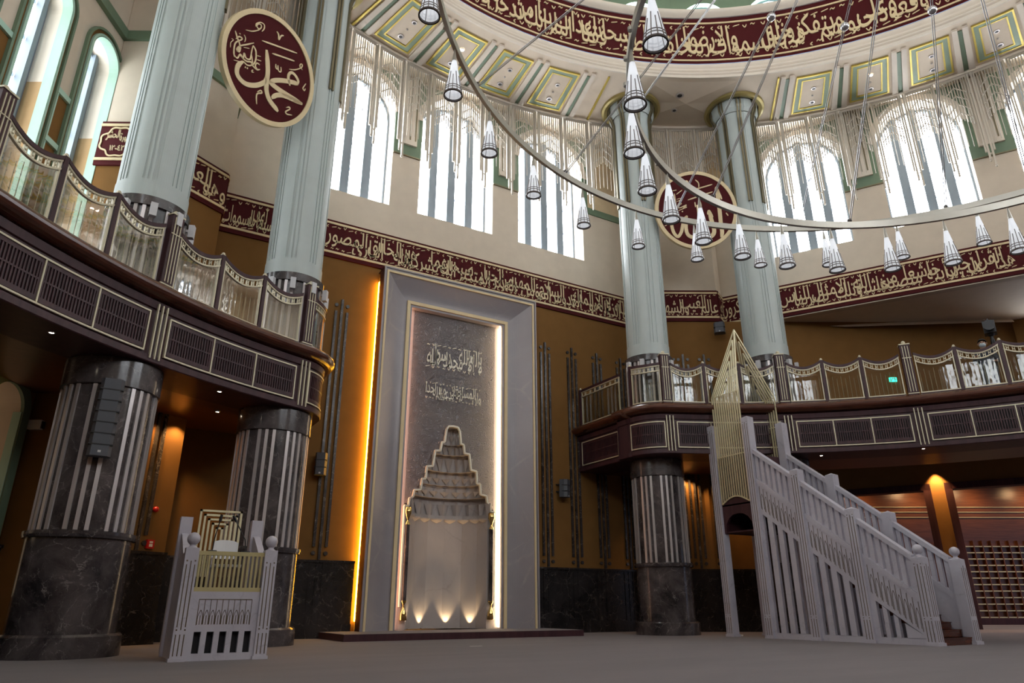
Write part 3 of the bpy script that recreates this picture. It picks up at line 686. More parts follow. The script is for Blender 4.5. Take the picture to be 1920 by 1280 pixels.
# left wall: green arch mouldings round the narrow windows and the green string course
mb = MB(bay(-60)); d = WALL
for op in LWIN:
    uc, hw, zs, zt = op; sp = zt - hw; n = 18
    for r0, r1, t, m in ((0.0, 0.08, 0.10, 1), (0.08, 0.2, 0.03, 2), (0.2, 0.28, 0.10, 0)):
        mb.cur = m
        a = [(uc - (hw + r0) * cos(pi * k / n), sp + (hw + r0) * sin(pi * k / n)) for k in range(n + 1)]
        b = [(uc - (hw + r1) * cos(pi * k / n), sp + (hw + r1) * sin(pi * k / n)) for k in range(n + 1)]
        a = [(uc - hw - r0, 8.4)] + a + [(uc + hw + r0, 8.4)]; b = [(uc - hw - r1, 8.4)] + b + [(uc + hw + r1, 8.4)]
        for k in range(len(a) - 1):
            q = [a[k], a[k + 1], b[k + 1], b[k]]
            mb.add([(x, d - t, z) for x, z in q] + [(x, d, z) for x, z in q], [(0, 1, 2, 3), (0, 1, 5, 4), (3, 2, 6, 7)], False)
    # mint lining at the front of the reveal
    mb.cur = 1; line = [(uc - hw, 8.4)] + [(uc - hw * cos(pi * k / n), sp + hw * sin(pi * k / n)) for k in range(n + 1)] + [(uc + hw, 8.4)]
    for k in range(len(line) - 1):
        (x0, z0), (x1, z1) = line[k], line[k + 1]
        e = 0.015
        def sh(x, z): return (x + (e if x < uc else -e), z - (e if z > sp else 0))
        p0, p1 = sh(x0, z0), sh(x1, z1)
        mb.add([(p0[0], d - 0.1, p0[1]), (p1[0], d - 0.1, p1[1]), (p1[0], d + 0.2, p1[1]), (p0[0], d + 0.2, p0[1])], [(0, 1, 2, 3)], True)
mb.cur = 0; mb.box(-HALF, 10.1, d - 0.16, d, 18.5, 18.85)
for i in range(len(LWIN) - 1):
    x0 = LWIN[i + 1][0] + 1.0; x1 = LWIN[i][0] - 1.0
    mb.cur = 1; mb.box(x0 - 0.02, x1 + 0.02, d - 0.08, d, 14.55, 14.72); mb.box(x0 - 0.02, x1 + 0.02, d - 0.08, d, 12.95, 13.12); mb.box(x0 - 0.02, x0 + 0.08, d - 0.06, d, 8.4, 14.6)
structure(mb.build('trim_%d' % tn, ['green', 'mint', 'mustard'], loc=bay(-60)((0, d, 8.4))), 'green and mint mouldings round the narrow windows'); tn += 1
mb = MB(bay(-60))
for op in LOWWIN:
    archivolt(mb, op, d, 0); uc, hw, zs, zt = op
    mb.cur = 1; mb.box(uc + hw - 0.02, uc + hw + 0.0, d - 0.05, d + 0.17, zs, zt - hw)
    mb.cur = 0; mb.box(uc - hw - 0.28, uc - hw, d - 0.09, d, zs, zt - hw); mb.box(uc + hw, uc + hw + 0.28, d - 0.09, d, zs, zt - hw)
structure(mb.build('trim_%d' % tn, ['green', 'mint'], loc=bay(-60)((0, d, 1))), 'green mouldings of the low arched windows'); tn += 1
# string course returning round the left corner
mb = MB(bay(-30)); mb.box(-CHALF, CHALF, CORN - 0.12, CORN, 18.5, 18.85)
for s_ in (-1, 1): mb.prism([(s_ * CHALF, CORN), (s_ * (CHALF + 0.1), CORN - 0.05), (s_ * (CHALF + 0.72), CORN + 1.0), (s_ * (CHALF + 0.62), CORN + 1.05)], 18.5, 18.85, 'xy')
structure(mb.build('trim_%d' % tn, 'green', loc=bay(-30)((-CHALF, CORN, 18.5))), 'green string course of the left corner'); tn += 1

# ------------------------------------------------------------------ columns
def column(i, az, label):
    x, y = polar(19.353, az)[:2]; t = thing('column', label, 'column', (x, y, 0), 'columns around the hall')
    c = (x, y)
    b = MB(); b.lathe([(0, 0), (1.17, 0), (1.17, 0.4), (1.12, 0.45), (0, 0.45)], c, 64); b.build('plinth', 'dark_marble', t)
    b = MB(); b.lathe([(1.03, 0.45), (1.03, 2.33)], c, 64); b.build('lower_drum', 'dark_marble', t)
    b = MB(); b.lathe([(1.03, 2.33), (1.09, 2.34), (1.11, 2.4), (1.11, 2.47), (1.0, 2.49)], c, 64); b.build('collar', 'dark_marble', t)
    b = MB(); b.lathe([(0.98, 2.49), (0.98, 5.66)], c, 64); b.build('middle_drum', 'dark_marble', t)
    b = MB(); b.lathe([(0.98, 5.66), (1.05, 5.68), (1.05, 6.3), (1.0, 6.42), (0, 6.42)], c, 64); b.build('upper_band', 'dark_marble', t)
    b = MB(); b.lathe([(0.93, 8.1), (0.93, 10.35), (1.0, 10.36), (1.0, 10.62), (0.9, 10.66)], c, 64); b.build('gallery_drum', 'dark_marble', t)
    # metal strips in threes, on the middle drum and on the gallery drum
    k = 0
    for g in range(8):
        for s in (-1, 0, 1):
            a = rad(az + 45 * g + 11.5 * s)
            for z0, z1, r in ((2.49, 5.66, 0.98), (8.2, 10.36, 0.93)):
                m = MB(); px, py = x + sin(a) * (r + 0.012), y + cos(a) * (r + 0.012)
                m.bar((px, py, z0), (px, py, z1), 0.085, 0.05, up=(sin(a), cos(a), 0)); m.build('metal_strip', 'steel', t)
    # pale green shaft with sunk vertical grooves, capital flaring into the ceiling
    b = MB(); n = 96; prof = []
    groove = {}
    for g in range(8):
        for s, w, dp in ((-9.4, 1, 0.022), (9.4, 1, 0.022), (-3.75, 1, 0.03), (3.75, 1, 0.03)):
            groove[int(round((az + 45 * g + s) / 3.75)) % n] = dp
    def rings(zs):
        for z0, z1, r0, r1, gr in zs:
            vs = []; fs = []
            for z, rr in ((z0, r0), (z1, r1)):
                for q in range(n):
                    r = rr - (groove.get(q, 0) if gr else 0)
                    for e in (-0.5, 0.5):
                        an = rad(3.75 * (q + e)); vs.append((x + r * sin(an), y + r * cos(an), z))
            N = 2 * n
            for q in range(N): fs.append((q, (q + 1) % N, N + (q + 1) % N, N + q))
            b.add(vs, fs, False)
    rings([(10.64, 11.15, 0.885, 0.885, False), (11.15, 22.4, 0.87, 0.87, True), (22.4, 22.75, 0.87, 0.92, True), (22.75, 22.95, 0.96, 1.06, True), (22.95, 23.5, 1.06, 1.08, True)])
    b.lathe([(0.885, 11.15), (0.84, 11.16)], c, 64)
    b.build('shaft', 'pale_green', t)
    for g in range(8):
        for s in (-3.75, 3.75):
            a = rad(az + 45 * g + s); u = Vector((sin(a), cos(a), 0)); m = MB()
            P = [(0.9, 17.9), (0.9, 22.4), (0.97, 22.72), (1.07, 22.92), (1.1, 23.05), (1.1, 23.5)]
            for (r0, z0), (r1, z1) in zip(P[:-1], P[1:]):
                m.bar((x + u.x * r0, y + u.y * r0, z0), (x + u.x * r1, y + u.y * r1, z1), 0.075, 0.075, up=tuple(u))
            m.build('bronze_strip', 'bronze', t)
    b = MB(); b.lathe([(1.12, 23.5), (1.14, 23.38), (1.3, 23.34), (1.4, 23.38), (1.42, 23.5)], c, 64); b.build('ceiling_ring', 'ring_gold', t)
    return t
COLAZ = {1: -37.443, 2: -22.557, 3: 22.557, 4: 37.443}
column(1, COLAZ[1], 'tall column nearest the left edge, pale green above the gallery and dark marble below')
column(2, COLAZ[2], 'tall column just left of the prayer niche, its pale green shaft rising behind the gallery rail')
column(3, COLAZ[3], 'tall column right of the prayer niche, left of the round red calligraphy disc')
column(4, COLAZ[4], 'tall column behind the staircase pulpit, right of the round red calligraphy disc')

# small white floodlights clamped round the columns above the gallery rail
where = {1: 'left-edge column', 2: 'column left of the prayer niche', 3: 'column right of the prayer niche', 4: 'column behind the staircase pulpit'}
for ci in (1, 2, 3, 4):
    for k, off in enumerate((180 - 66, 180 - 33, 180, 180 + 33, 180 + 66)):
        a = rad(COLAZ[ci] + off); x, y = polar(19.353, COLAZ[ci])[:2]
        px, py = x + sin(a) * 1.12, y + cos(a) * 1.12
        t = thing('floodlight', 'small white floodlight on the %s, %s from the left' % (where[ci], ORD[4 - k] if ci > 2 or True else ''), 'light', (px, py, 10.0), 'floodlights around the columns')
        u = Vector((sin(a), cos(a), 0)); m = MB()
        m.bar((px, py, 10.0), (px, py, 10.36), 0.16, 0.14, up=tuple(u)); m.build('housing', 'plastic_white', t)
        m = MB(); m.bar((px - u.x * 0.14, py - u.y * 0.14, 10.2), (px - u.x * 0.05, py - u.y * 0.05, 10.2), 0.06); m.build('bracket', 'steel', t)

# ------------------------------------------------------------------ calligraphy friezes along the walls
def frieze(a, u0, u1, d, texts, label, seed, z0=Z_BAND0, z1=Z_BAND1, dense=1.0, overlap=0.66):
    B = bay(a); H = z1 - z0
    t = thing('calligraphy_frieze', label, 'calligraphy', B(((u0 + u1) / 2, d, z0)), 'maroon calligraphy friezes')
    m = MB(B); m.box(u0, u1, d - 0.07, d, z0, z1); m.build('board', 'maroon', t)
    for q0, q1 in ((0.1, 0.155), (0.885, 0.94)):
        m = MB(B); m.box(u0, u1, d - 0.1, d - 0.065, z0 + H * q0, z0 + H * q1); m.build('gold_line', 'gold_letter', t)
    zz = z0 + H * 0.165; hh = H * 0.71
    if isinstance(texts, str): texts = [(u0, u1, texts)]
    for k, (a0, a1, text) in enumerate(texts):
        m = MB(lambda p: B((a0 + p[0], d - 0.07 - p[1], zz + p[2])))
        lettering(m, text, a1 - a0, hh, 0.03, seed + k, overlap, dense=dense, fill=0.98); m.build('lettering', 'gold_letter', t)
    return t
frieze(0, -HALF + 0.05, HALF - 0.05, WALL, [(-5.95, HALF - 0.05, 'هو الله الذى لا اله الا هو الملك القدوس السلام المؤمن المهيمن العزيز الجبار المتكبر سبحان الله عما يشركون هو الله الخالق البارئ المصور'), (-7.6, -5.95, 'له الاسماء الحسنى'), (-HALF + 0.05, -7.6, 'يسبح له ما فى السموات')],
       'maroon frieze with gold lettering running across the wall over the prayer niche', 3, overlap=0.52)
frieze(-30, -CHALF + 0.02, CHALF, CORN, 'وهو العزيز الحكيم', 'maroon frieze with gold lettering on the corner wall between the two left columns', 5)
frieze(30, -CHALF, CHALF, CORN, 'عالم الغيب والشهادة', 'maroon frieze with gold lettering behind the round disc between the two right columns', 7)
frieze(60, -HALF, HALF, WALL - 0.3, [(2.35, HALF, 'هو الله الذى لو انزلنا'), (-7.1, 2.35, 'هذا القران على جبل لرأيته خاشعا متصدعا من خشية الله وتلك الامثال نضربها للناس'), (-HALF, -7.1, 'لعلهم يتفكرون')],
       'maroon frieze with gold lettering along the beam over the right gallery', 9, overlap=0.52)
# the short return pieces at the corners
def frieze_return(a, s, text, label, seed, medallion=False):
    B = bay(a); x0, d0 = (s * CHALF, CORN); x1, d1 = (s * (CHALF + 0.62), CORN + 1.05)
    L = hypot(x1 - x0, d1 - d0); ux, ud = (x1 - x0) / L, (d1 - d0) / L; nx, nd = (ud * s, -abs(ux))
    nrm = hypot(nx, nd); nx, nd = nx / nrm, nd / nrm
    flip = s < 0
    def mp(p):                                # p = (along from the left end, outwards, height)
        t = (L - p[0]) if flip else p[0]
        return B((x0 + ux * t + nx * p[1], d0 + ud * t + nd * p[1], p[2]))
    t = thing('calligraphy_frieze', label, 'calligraphy', mp((L / 2, 0, Z_BAND0)), 'maroon calligraphy friezes'); H = Z_BAND1 - Z_BAND0
    m = MB(mp); m.box(0, L, 0, 0.07, Z_BAND0, Z_BAND1); m.build('board', 'maroon', t)
    for q0, q1 in ((0.1, 0.155), (0.885, 0.94)):
        m = MB(mp); m.box(0, L, 0.06, 0.1, Z_BAND0 + H * q0, Z_BAND0 + H * q1); m.build('gold_line', 'gold_letter', t)
    m = MB(lambda p: mp((p[0], 0.07 + p[1], Z_BAND0 + H * 0.17 + p[2])))
    if medallion:
        cx, cy = 0.62, H * 0.35; P = []
        for k in range(41):
            th = 2 * pi * k / 40; r = 1 + 0.1 * abs(cos(2 * th)) - 0.06 * cos(8 * th)
            P.append((cx + 0.5 * r * cos(th), cy + H * 0.3 * r * sin(th)))
        m.ribbon(P, 0.05, 0, 0.03, 1.0)
        m.build('medallion_outline', 'gold_letter', t)
        mm = MB(lambda p: mp((cx - 0.4 + p[0], 0.07 + p[1], Z_BAND0 + H * 0.17 + cy - 0.02 + p[2]))); lettering(mm, 'سورة الحشر', 0.8, H * 0.3, 0.03, 4, 0.9, False); mm.build('lettering', 'gold_letter', t); mm = MB()
        mm.map = lambda p: mp((cx - 0.25 + p[0], 0.07 + p[1], Z_BAND0 + H * 0.17 + cy - H * 0.24 + p[2])); lettering(mm, '٢٤-٢١', 0.5, H * 0.2, 0.03, 4, 0.9, False)
        mm.build('lettering', 'gold_letter', t)
    else:
        lettering(m, text, L, H * 0.7, 0.03, seed); m.build('lettering', 'gold_letter', t)
frieze_return(30, 1, 'الله', 'short maroon frieze piece on the corner return left of the staircase pulpit column', 11)
frieze_return(30, -1, 'هو', 'short maroon frieze piece on the corner return behind the column right of the prayer niche', 12)
frieze_return(-30, 1, 'الحكيم', 'short maroon frieze piece on the corner return behind the column left of the prayer niche', 13)
frieze_return(-30, -1, '', 'maroon frieze end with a gold scalloped medallion left of the left-edge column', 14, True)
# ring frieze under the dome
t = thing('calligraphy_frieze', 'broad maroon ring frieze with gold lettering curving under the dome', 'calligraphy', (0, 0, 24.42), 'maroon calligraphy friezes')
m = MB(); m.lathe([(17.06, 24.42), (17.06, 27.1)], n=128); m.build('board', 'maroon', t)
for z0, z1 in ((24.56, 24.64), (26.74, 26.83)):
    m = MB(); m.lathe([(17.06, z0), (17.02, z0), (17.02, z1), (17.06, z1)], n=128); m.build('gold_line', 'gold_letter', t)
RT = 'الذين يذكرون الله قياما وقعودا وعلى جنوبهم ويتفكرون فى خلق السموات والارض ربنا ما خلقت هذا باطلا سبحانك فقنا عذاب النار ربنا انك من تدخل النار فقد اخزيته وما للظالمين من انصار'
azR, azL = 76.0, -24.0; Wd = rad(azR - azL) * 17.02
m = MB(lambda p: polar(17.05 - p[1], azL + deg(p[0] / 17.02), 24.74 + p[2]))
lettering(m, RT, Wd, 1.92, 0.04, 21, 0.54, fill=1.0); m.build('lettering', 'gold_letter', t)

# ------------------------------------------------------------------ round calligraphy discs hung between the column pairs
def roundel(a, c, r, tilt, strokes, label):
    t = thing('calligraphy_disc', label, 'calligraphy', (c[0], c[1], c[2] - r), 'round calligraphy discs')
    n = Vector((sin(rad(a)), cos(rad(a)), 0)); u = Vector((n.y, -n.x, 0)); z = Vector((0, 0, 1)); k = rad(tilt)
    up = z * cos(k) - n * sin(k); fr = -(n * cos(k) + z * sin(k)); C = Vector(c)
    def mp(p): return tuple(C + u * p[0] + fr * p[1] + up * p[2])       # x right, y towards the viewer, z up
    N = 72
    def disc(m, r0, r1, y0, y1):
        for k2 in range(N):
            a0, a1 = 2 * pi * k2 / N, 2 * pi * (k2 + 1) / N
            P = [(r0 * cos(a0), r0 * sin(a0)), (r1 * cos(a0), r1 * sin(a0)), (r1 * cos(a1), r1 * sin(a1)), (r0 * cos(a1), r0 * sin(a1))]
            m.add([(x, y1, q) for x, q in P] + [(x, y0, q) for x, q in P], [(0, 1, 2, 3), (4, 5, 6, 7), (1, 5, 6, 2), (0, 4, 7, 3)], False)
    m = MB(mp); disc(m, 0.0, r * 0.925, -0.12, 0.0); m.build('panel', 'maroon', t)
    m = MB(mp); disc(m, r * 0.915, r, -0.14, 0.04); m.build('rim', 'gold_letter', t)
    m = MB(mp)
    for w, P in strokes: m.ribbon(P, w, 0.0, 0.025)
    m.build('lettering', 'gold_letter', t)
    m = MB(mp)
    for s in (-0.6, 0.6): m.tube([(s * r, -0.13, 0.4), (s * r, -0.75, 0.4)], 0.03, 6)
    m.build('wall_bracket', 'steel', t)
roundel(-30, (-9.319, 15.7, 16.738), 1.76, 12, STROKES_PROPHET, 'large round maroon calligraphy disc with gold rim between the two left columns')
roundel(30, (8.945, 15.792, 17.325), 1.815, 9, STROKES_GOD, 'round maroon calligraphy disc with gold rim between the two right columns, behind the hanging lamps')

# ------------------------------------------------------------------ ceiling coffers, grooved ribs, recessed lights
def ring_box(m, R0, R1, a0, a1, z0, z1, n=6):
    P = [polar(R0, a0 + (a1 - a0) * k / n) for k in range(n + 1)] + [polar(R1, a1 - (a1 - a0) * k / n) for k in range(n + 1)]
    m.prism([(p[0], p[1]) for p in P], z0, z1, 'xy')
def frame_ring(m, R0, R1, a0, a1, wr, z0, z1):
    wa = deg(wr / ((R0 + R1) / 2))
    ring_box(m, R0, R0 + wr, a0, a1, z0, z1); ring_box(m, R1 - wr, R1, a0, a1, z0, z1)
    ring_box(m, R0 + wr, R1 - wr, a0, a0 + wa, z0, z1, 1); ring_box(m, R0 + wr, R1 - wr, a1 - wa, a1, z0, z1, 1)
def downlight(x, y, z, r, label, grp, lit=False):
    t = thing('recessed_downlight', label, 'light', (x, y, z), grp)
    m = MB(); m.lathe([(r, z), (r, z - 0.03), (r * 0.62, z - 0.035)], (x, y), 16); m.build('trim_ring', 'steel', t)
    m = MB(); m.lathe([(r * 0.62, z - 0.03), (0.0, z - 0.02)], (x, y), 16); m.build('lamp', 'lamp_glow' if lit else 'black', t)
for bname, b0, lo in (('over the prayer niche', 0.0, 0), ('over the right gallery', 60.0, 0), ('over the left gallery', -60.0, 2)):
    for k in range(lo, 4):
        ac = b0 - 12.05 + 7.45 * k
        t = thing('ceiling_coffer', 'cream ceiling coffer with green and gold border %s, %s from the left' % (bname, ORD[k]), 'ceiling panel', polar(18.8, ac, Z_CEIL - 0.07), 'ceiling coffers around the dome')
        m = MB(); ring_box(m, 17.85, 19.75, ac - 1.62, ac + 1.62, Z_CEIL - 0.03, Z_CEIL + 0.01); m.build('field', 'ceiling', t)
        m = MB(); frame_ring(m, 17.5, 20.1, ac - 2.42, ac + 2.42, 0.075, Z_CEIL - 0.07, Z_CEIL + 0.01); m.build('outer_gold_moulding', 'ceil_gold', t)
        m = MB(); frame_ring(m, 17.57, 20.03, ac - 2.2, ac + 2.2, 0.2, Z_CEIL - 0.045, Z_CEIL + 0.01); m.build('green_border', 'ceil_green', t)
        m = MB(); frame_ring(m, 17.77, 19.83, ac - 1.62, ac + 1.62, 0.06, Z_CEIL - 0.06, Z_CEIL + 0.01); m.build('inner_gold_moulding', 'ceil_gold', t)
        for R, s, q in ((18.45, 0.11, 'inner'), (19.45, 0.13, 'outer')):
            x, y, z = polar(R, ac + 0.15); downlight(x, y, Z_CEIL - 0.035, s, '%s coffer light %s, nearer the %s' % (ORD[k], bname, 'dome' if q == 'inner' else 'windows'), 'recessed lights of the ceiling coffers', lit=(k == 1 and q == 'inner'))
        x, y, z = polar(18.95, ac + 0.1); m = MB(); m.sphere((x, y, Z_CEIL - 0.05), 0.045, 8, 6)
        tag(m.build('sprinkler_head', 'steel'), 'tiny sprinkler head in the %s ceiling coffer %s' % (ORD[k], bname), 'sprinkler', 'sprinklers of the ceiling coffers')
    mb = MB()
    for k in range(lo, 5):
        ac = b0 - 12.05 - 3.72 + 7.45 * k
        mb.cur = 0
        for s in (-1, 1): ring_box(mb, 17.3, 20.45, ac + s * 0.62 - 0.34, ac + s * 0.62 + 0.34, Z_CEIL - 0.1, Z_CEIL + 0.01, 2)
        mb.cur = 1; ring_box(mb, 17.5, 20.4, ac - 0.26, ac + 0.26, Z_CEIL - 0.03, Z_CEIL + 0.01, 2)
    structure(mb.build('trim_%d' % tn, ['cream_white', 'green'], loc=polar(18.8, b0, Z_CEIL - 0.1)), 'paired ceiling ribs with green grooves between the coffers'); tn += 1
mb = MB()
for b0 in (-30, 30):
    mb.cur = 0
    for s in (-12.9, 12.9): ring_box(mb, 17.3, 20.5, b0 + s - 0.12, b0 + s + 0.12, Z_CEIL - 0.08, Z_CEIL + 0.01, 2)
    mb.cur = 1                                # folded fabric ridges meeting in the middle of the corner ceiling
    c = polar(18.5, b0, Z_CEIL - 0.16)
    P = [polar(R, b0 + q, Z_CEIL - 0.005) for R, q in ((17.2, -7), (17.2, 0), (17.2, 7), (18.6, 5), (20.3, 7), (20.4, 0), (20.3, -7), (18.6, -5))]
    for k in range(8): mb.add([c, P[k], P[(k + 1) % 8]], [(0, 1, 2)], False)
structure(mb.build('trim_%d' % tn, ['ceil_gold', 'ceiling'], loc=(0, 18, Z_CEIL - 0.2)), 'gold line and folded fabric of the corner ceilings'); tn += 1
for i, (R, r) in enumerate(((17.95, 0.19), (19.0, 0.14))):
    x, y, z = polar(R, 28.7); downlight(x, y, Z_CEIL - 0.12, r, '%s recessed light in the plain ceiling between the two right columns' % ('larger' if i == 0 else 'smaller'), 'recessed lights of the corner ceiling')
mb = MB(); mb.lathe([(20.35, 23.5), (20.32, 23.34), (20.55, 23.3), (20.6, 23.5)], n=128)
structure(mb.build('trim_%d' % tn, 'cream_white', loc=(0, 0, 23.3)), 'curved rail edging the ceiling in front of the windows'); tn += 1

# ------------------------------------------------------------------ hanging rod screens in front of the upper windows
def make_screen():
    t = thing('rod_screen', '', 'screen', (0, 20.42, 18.2), 'hanging rod screens under the ceiling rim')
    y = 20.42; W = 0.52
    m = MB(); m.box(-W, W, y - 0.03, y + 0.03, 23.22, 23.32)
    for s in (-1, 1): m.box(s * W - 0.035, s * W + 0.035, y - 0.035, y + 0.035, 19.2, 23.3)
    m.build('frame', 'rod', t)
    base = None
    for i in range(9):
        x = -0.42 + 0.105 * i; e = abs(i - 4)
        m = MB(); m.tube([(x, y, 23.25), (x, y, 21.15 - 0.10 * e)], 0.024, 6); m.sphere((x, y, 21.15 - 0.10 * e), 0.032, 6, 4); m.build('rod', 'rod', t)
    for i in range(5):
        x = -0.37 + 0.185 * i; m = MB(); m.tube([(x, y + 0.07, 23.25), (x, y + 0.07, 19.75 - 0.07 * abs(i - 2))], 0.014, 5); m.build('long_rod', 'rod', t)
    for z in (22.85, 22.4, 21.95, 21.5):
        m = MB()
        P = [(-0.42 + 0.105 * i, y, z - 0.10 * abs(i - 4)) for i in range(9)]
        m.tube(P, 0.022, 5)
        for p in P: m.sphere(p, 0.044, 6, 4)
        m.build('bead_chain', 'rod', t)
    for s, L in ((0.6, 18.75), (0.74, 18.45)):
        m = MB(); m.bar((s, y - 0.05, 23.3), (s, y - 0.05, L), 0.075, 0.075); m.sphere((s, y - 0.05, L - 0.04), 0.05, 8, 5); m.build('hanging_bar', 'rod', t)
    m = MB(); m.bar((0.58, y - 0.05, 19.05), (0.76, y - 0.05, 19.05), 0.05); m.build('link', 'rod', t)
    m = MB(); m.bar((0.52, y - 0.03, 22.3), (0.6, y - 0.05, 22.3), 0.04); m.build('link', 'rod', t)
    return t
src = make_screen(); y0 = 20.42
def az_name(k, a):
    if a < -15: return 'rod screen of pearly metal rods hanging beside the left calligraphy disc, %s from the left' % ORD[k]
    if a < 19: return 'rod screen of pearly metal rods over the prayer niche windows, %s from the left' % ORD[k - 6]
    if a < 41: return 'rod screen of pearly metal rods hanging between the two right columns, %s from the left' % ORD[k - 15]
    return 'rod screen of pearly metal rods before the right gallery windows, %s from the left' % ORD[k - 21]
k = 0
for j in range(-7, 24):
    a = -11.6 + 3.8 * j + 0.4
    lab = az_name(k, a)
    if k == 0: src.location = polar(y0, a, 18.2); src.rotation_euler = (0, 0, -rad(a)); src['label'] = lab
    else: dup(src, polar(y0, a, 18.2), -rad(a), lab)
    k += 1

# ------------------------------------------------------------------ ring chandeliers
def make_lamp(parent, x, y, z):
    """cone lamp hanging with its apex at z; the lamp is a part, its trims are sub-parts"""
    c = (x, y); m = MB()
    m.lathe([(0.045, z - 0.29), (0.178, z - 1.13)], c, 20)
    sh = m.build('lamp', 'lamp_white', parent)
    m = MB(); m.lathe([(0.006, z), (0.013, z - 0.02), (0.05, z - 0.31)], c, 14); m.build('collar', 'chand', sh)
    m = MB(); m.lathe([(0.17, z - 1.12), (0.192, z - 1.13), (0.192, z - 1.165), (0.165, z - 1.165), (0.165, z - 1.12)], c, 20); m.build('rim', 'lamp_dark', sh)
    m = MB()
    for i in range(12):
        a = 2 * pi * i / 12; t0 = 0.4 if i % 2 == 0 else 0.52
        def pt(t): r = 0.045 + 0.133 * t + 0.004; return (x + r * sin(a), y + r * cos(a), z - 0.29 - 0.84 * t)
        m.bar(pt(t0), pt(0.99), 0.014, 0.01, up=(sin(a), cos(a), 0))
    for t in (0.84, 0.91):
        r = 0.045 + 0.133 * t + 0.003; zz = z - 0.29 - 0.84 * t
        m.lathe([(r, zz + 0.008), (r + 0.008, zz), (r, zz - 0.012)], c, 20)
    m.build('slats', 'lamp_slat', sh)
    return sh
HUB = Vector((0, 0.35, 17.8))
def chandelier(label, cy, R, z, a0, nl, w0, nw, ball):
    t = thing('ring_chandelier', label, 'chandelier', (0, cy, z), 'ring chandeliers')
    m = MB(); m.lathe([(R - 0.04, z), (R + 0.04, z), (R + 0.04, z + 0.17), (R - 0.04, z + 0.17), (R - 0.04, z)], (0, cy), 160); m.build('ring', 'chand', t)
    bolt = None
    for k in range(2 * nl):
        p = polar(R + 0.05, a0 + 360 * (k + 0.5) / (2 * nl), 0)
        if bolt is None:
            m = MB(); m.lathe([(0.0, z + 0.06), (0.045, z + 0.06), (0.045, z + 0.13), (0.0, z + 0.13)], (0, cy), 10); bolt = m.build('bolt', 'chand', t); bolt.location = (p[0], p[1], 0)
        else:
            c = bolt.copy(); COL.objects.link(c); c.parent = t; c.location = (p[0], p[1], 0)
    src = None
    for k in range(nl):
        a = a0 + 360 * k / nl; x, y, _ = polar(R, a, 0, (0, cy))
        if src is None:
            src = make_lamp(t, 0, cy, z); 
            # make the lamp relative to its own place so that copies can be moved
            src.location = (x, y - cy, 0)
        else:
            c = src.copy(); COL.objects.link(c); c.parent = t; c.location = (x, y - cy, 0)
            for g in list(src.children):
                d = g.copy(); COL.objects.link(d); d.parent = c
    for k in range(nw):
        a = w0 + 360 * k / nw; p = Vector(polar(R, a, z + 0.17, (0, cy))); m = MB()
        q = HUB + (p - HUB).normalized() * 0.25
        side = (q - p).cross(Vector((0, 0, 1))).normalized() * 0.022
        m.tube([tuple(p + side), tuple(q + side)], 0.012, 5); m.tube([tuple(p - side), tuple(q - side)], 0.012, 5)
        cb = m.build('suspension_cable', 'cable', t)
        m = MB(); m.sphere(tuple(p + Vector((0, 0, 0.05))), 0.06, 8, 6); m.build('cable_clamp', 'lamp_dark', cb)
        if ball:
            m = MB(); c = p + (q - p) * 0.51; m.sphere(tuple(c), 0.11, 14, 10); m.build('balance_ball', 'cable', cb)
    return t
ch = chandelier('outer chandelier ring of white cone lamps, the larger and higher of the two', 0.4, 9.6, 11.58, 1.5, 30, 9.5, 15, True)
chandelier('inner chandelier ring of white cone lamps, the smaller and lower of the two', 0.3, 6.25, 9.72, 2.9, 30, -4.3, 10, False)
m = MB(); m.sphere(tuple(HUB), 0.32, 20, 12, 0.6); m.tube([tuple(HUB), (0, 0.35, 38.4)], 0.05, 8)
tag(m.build('suspension_hub', 'chand'), 'metal hub on a rod under the dome that carries the chandelier cables', 'chandelier hub')
# ------------------------------------------------------------------ galleries
Z0, ZF = 6.33, 8.2
def arc_path(R, a0, a1, n):                   # concave main front; normal points into the hall
    return [(R * sin(rad(a)), R * cos(rad(a)), -sin(rad(a)), -cos(rad(a))) for a in (a0 + (a1 - a0) * k / n for k in range(n + 1))]
def end_path(c, r, b0, b1, n):                # convex rounded end; b = azimuth seen from the end's centre
    return [(c[0] + r * sin(rad(b)), c[1] + r * cos(rad(b)), sin(rad(b)), cos(rad(b))) for b in (b0 + (b1 - b0) * k / n for k in range(n + 1))]
def line_path(p, q, nrm, n=4):
    return [(p[0] + (q[0] - p[0]) * k / n, p[1] + (q[1] - p[1]) * k / n, nrm[0], nrm[1]) for k in range(n + 1)]
def sub_path(path, t0, t1, n=10):
    """resample part of a path by arc length fraction"""
    L = [0]
    for a, b in zip(path[:-1], path[1:]): L.append(L[-1] + hypot(b[0] - a[0], b[1] - a[1]))
    out = []
    for k in range(n + 1):
        s = L[-1] * (t0 + (t1 - t0) * k / n); i = 0
        while i < len(L) - 2 and L[i + 1] < s: i += 1
        f = (s - L[i]) / max(1e-9, L[i + 1] - L[i]); a, b = path[i], path[i + 1]
        q = [a[j] + (b[j] - a[j]) * f for j in range(4)]; h = hypot(q[2], q[3]); out.append((q[0], q[1], q[2] / h, q[3] / h))
    return out
def plen(path): return sum(hypot(b[0] - a[0], b[1] - a[1]) for a, b in zip(path[:-1], path[1:]))
def at(path, t): return sub_path(path, t, t, 1)[0]
def vbar(m, p, off, z0, z1, w, dpt):
    x, y, nx, ny = p; c = (x + nx * off, y + ny * off)
    m.bar((c[0], c[1], z0), (c[0], c[1], z1), w, dpt, up=(nx, ny, 0))
def tilt_bar(m, p, o0, o1, z0, z1, w, dpt):
    x, y, nx, ny = p
    m.bar((x + nx * o0, y + ny * o0, z0), (x + nx * o1, y + ny * o1, z1), w, dpt, up=(nx, ny, 0))
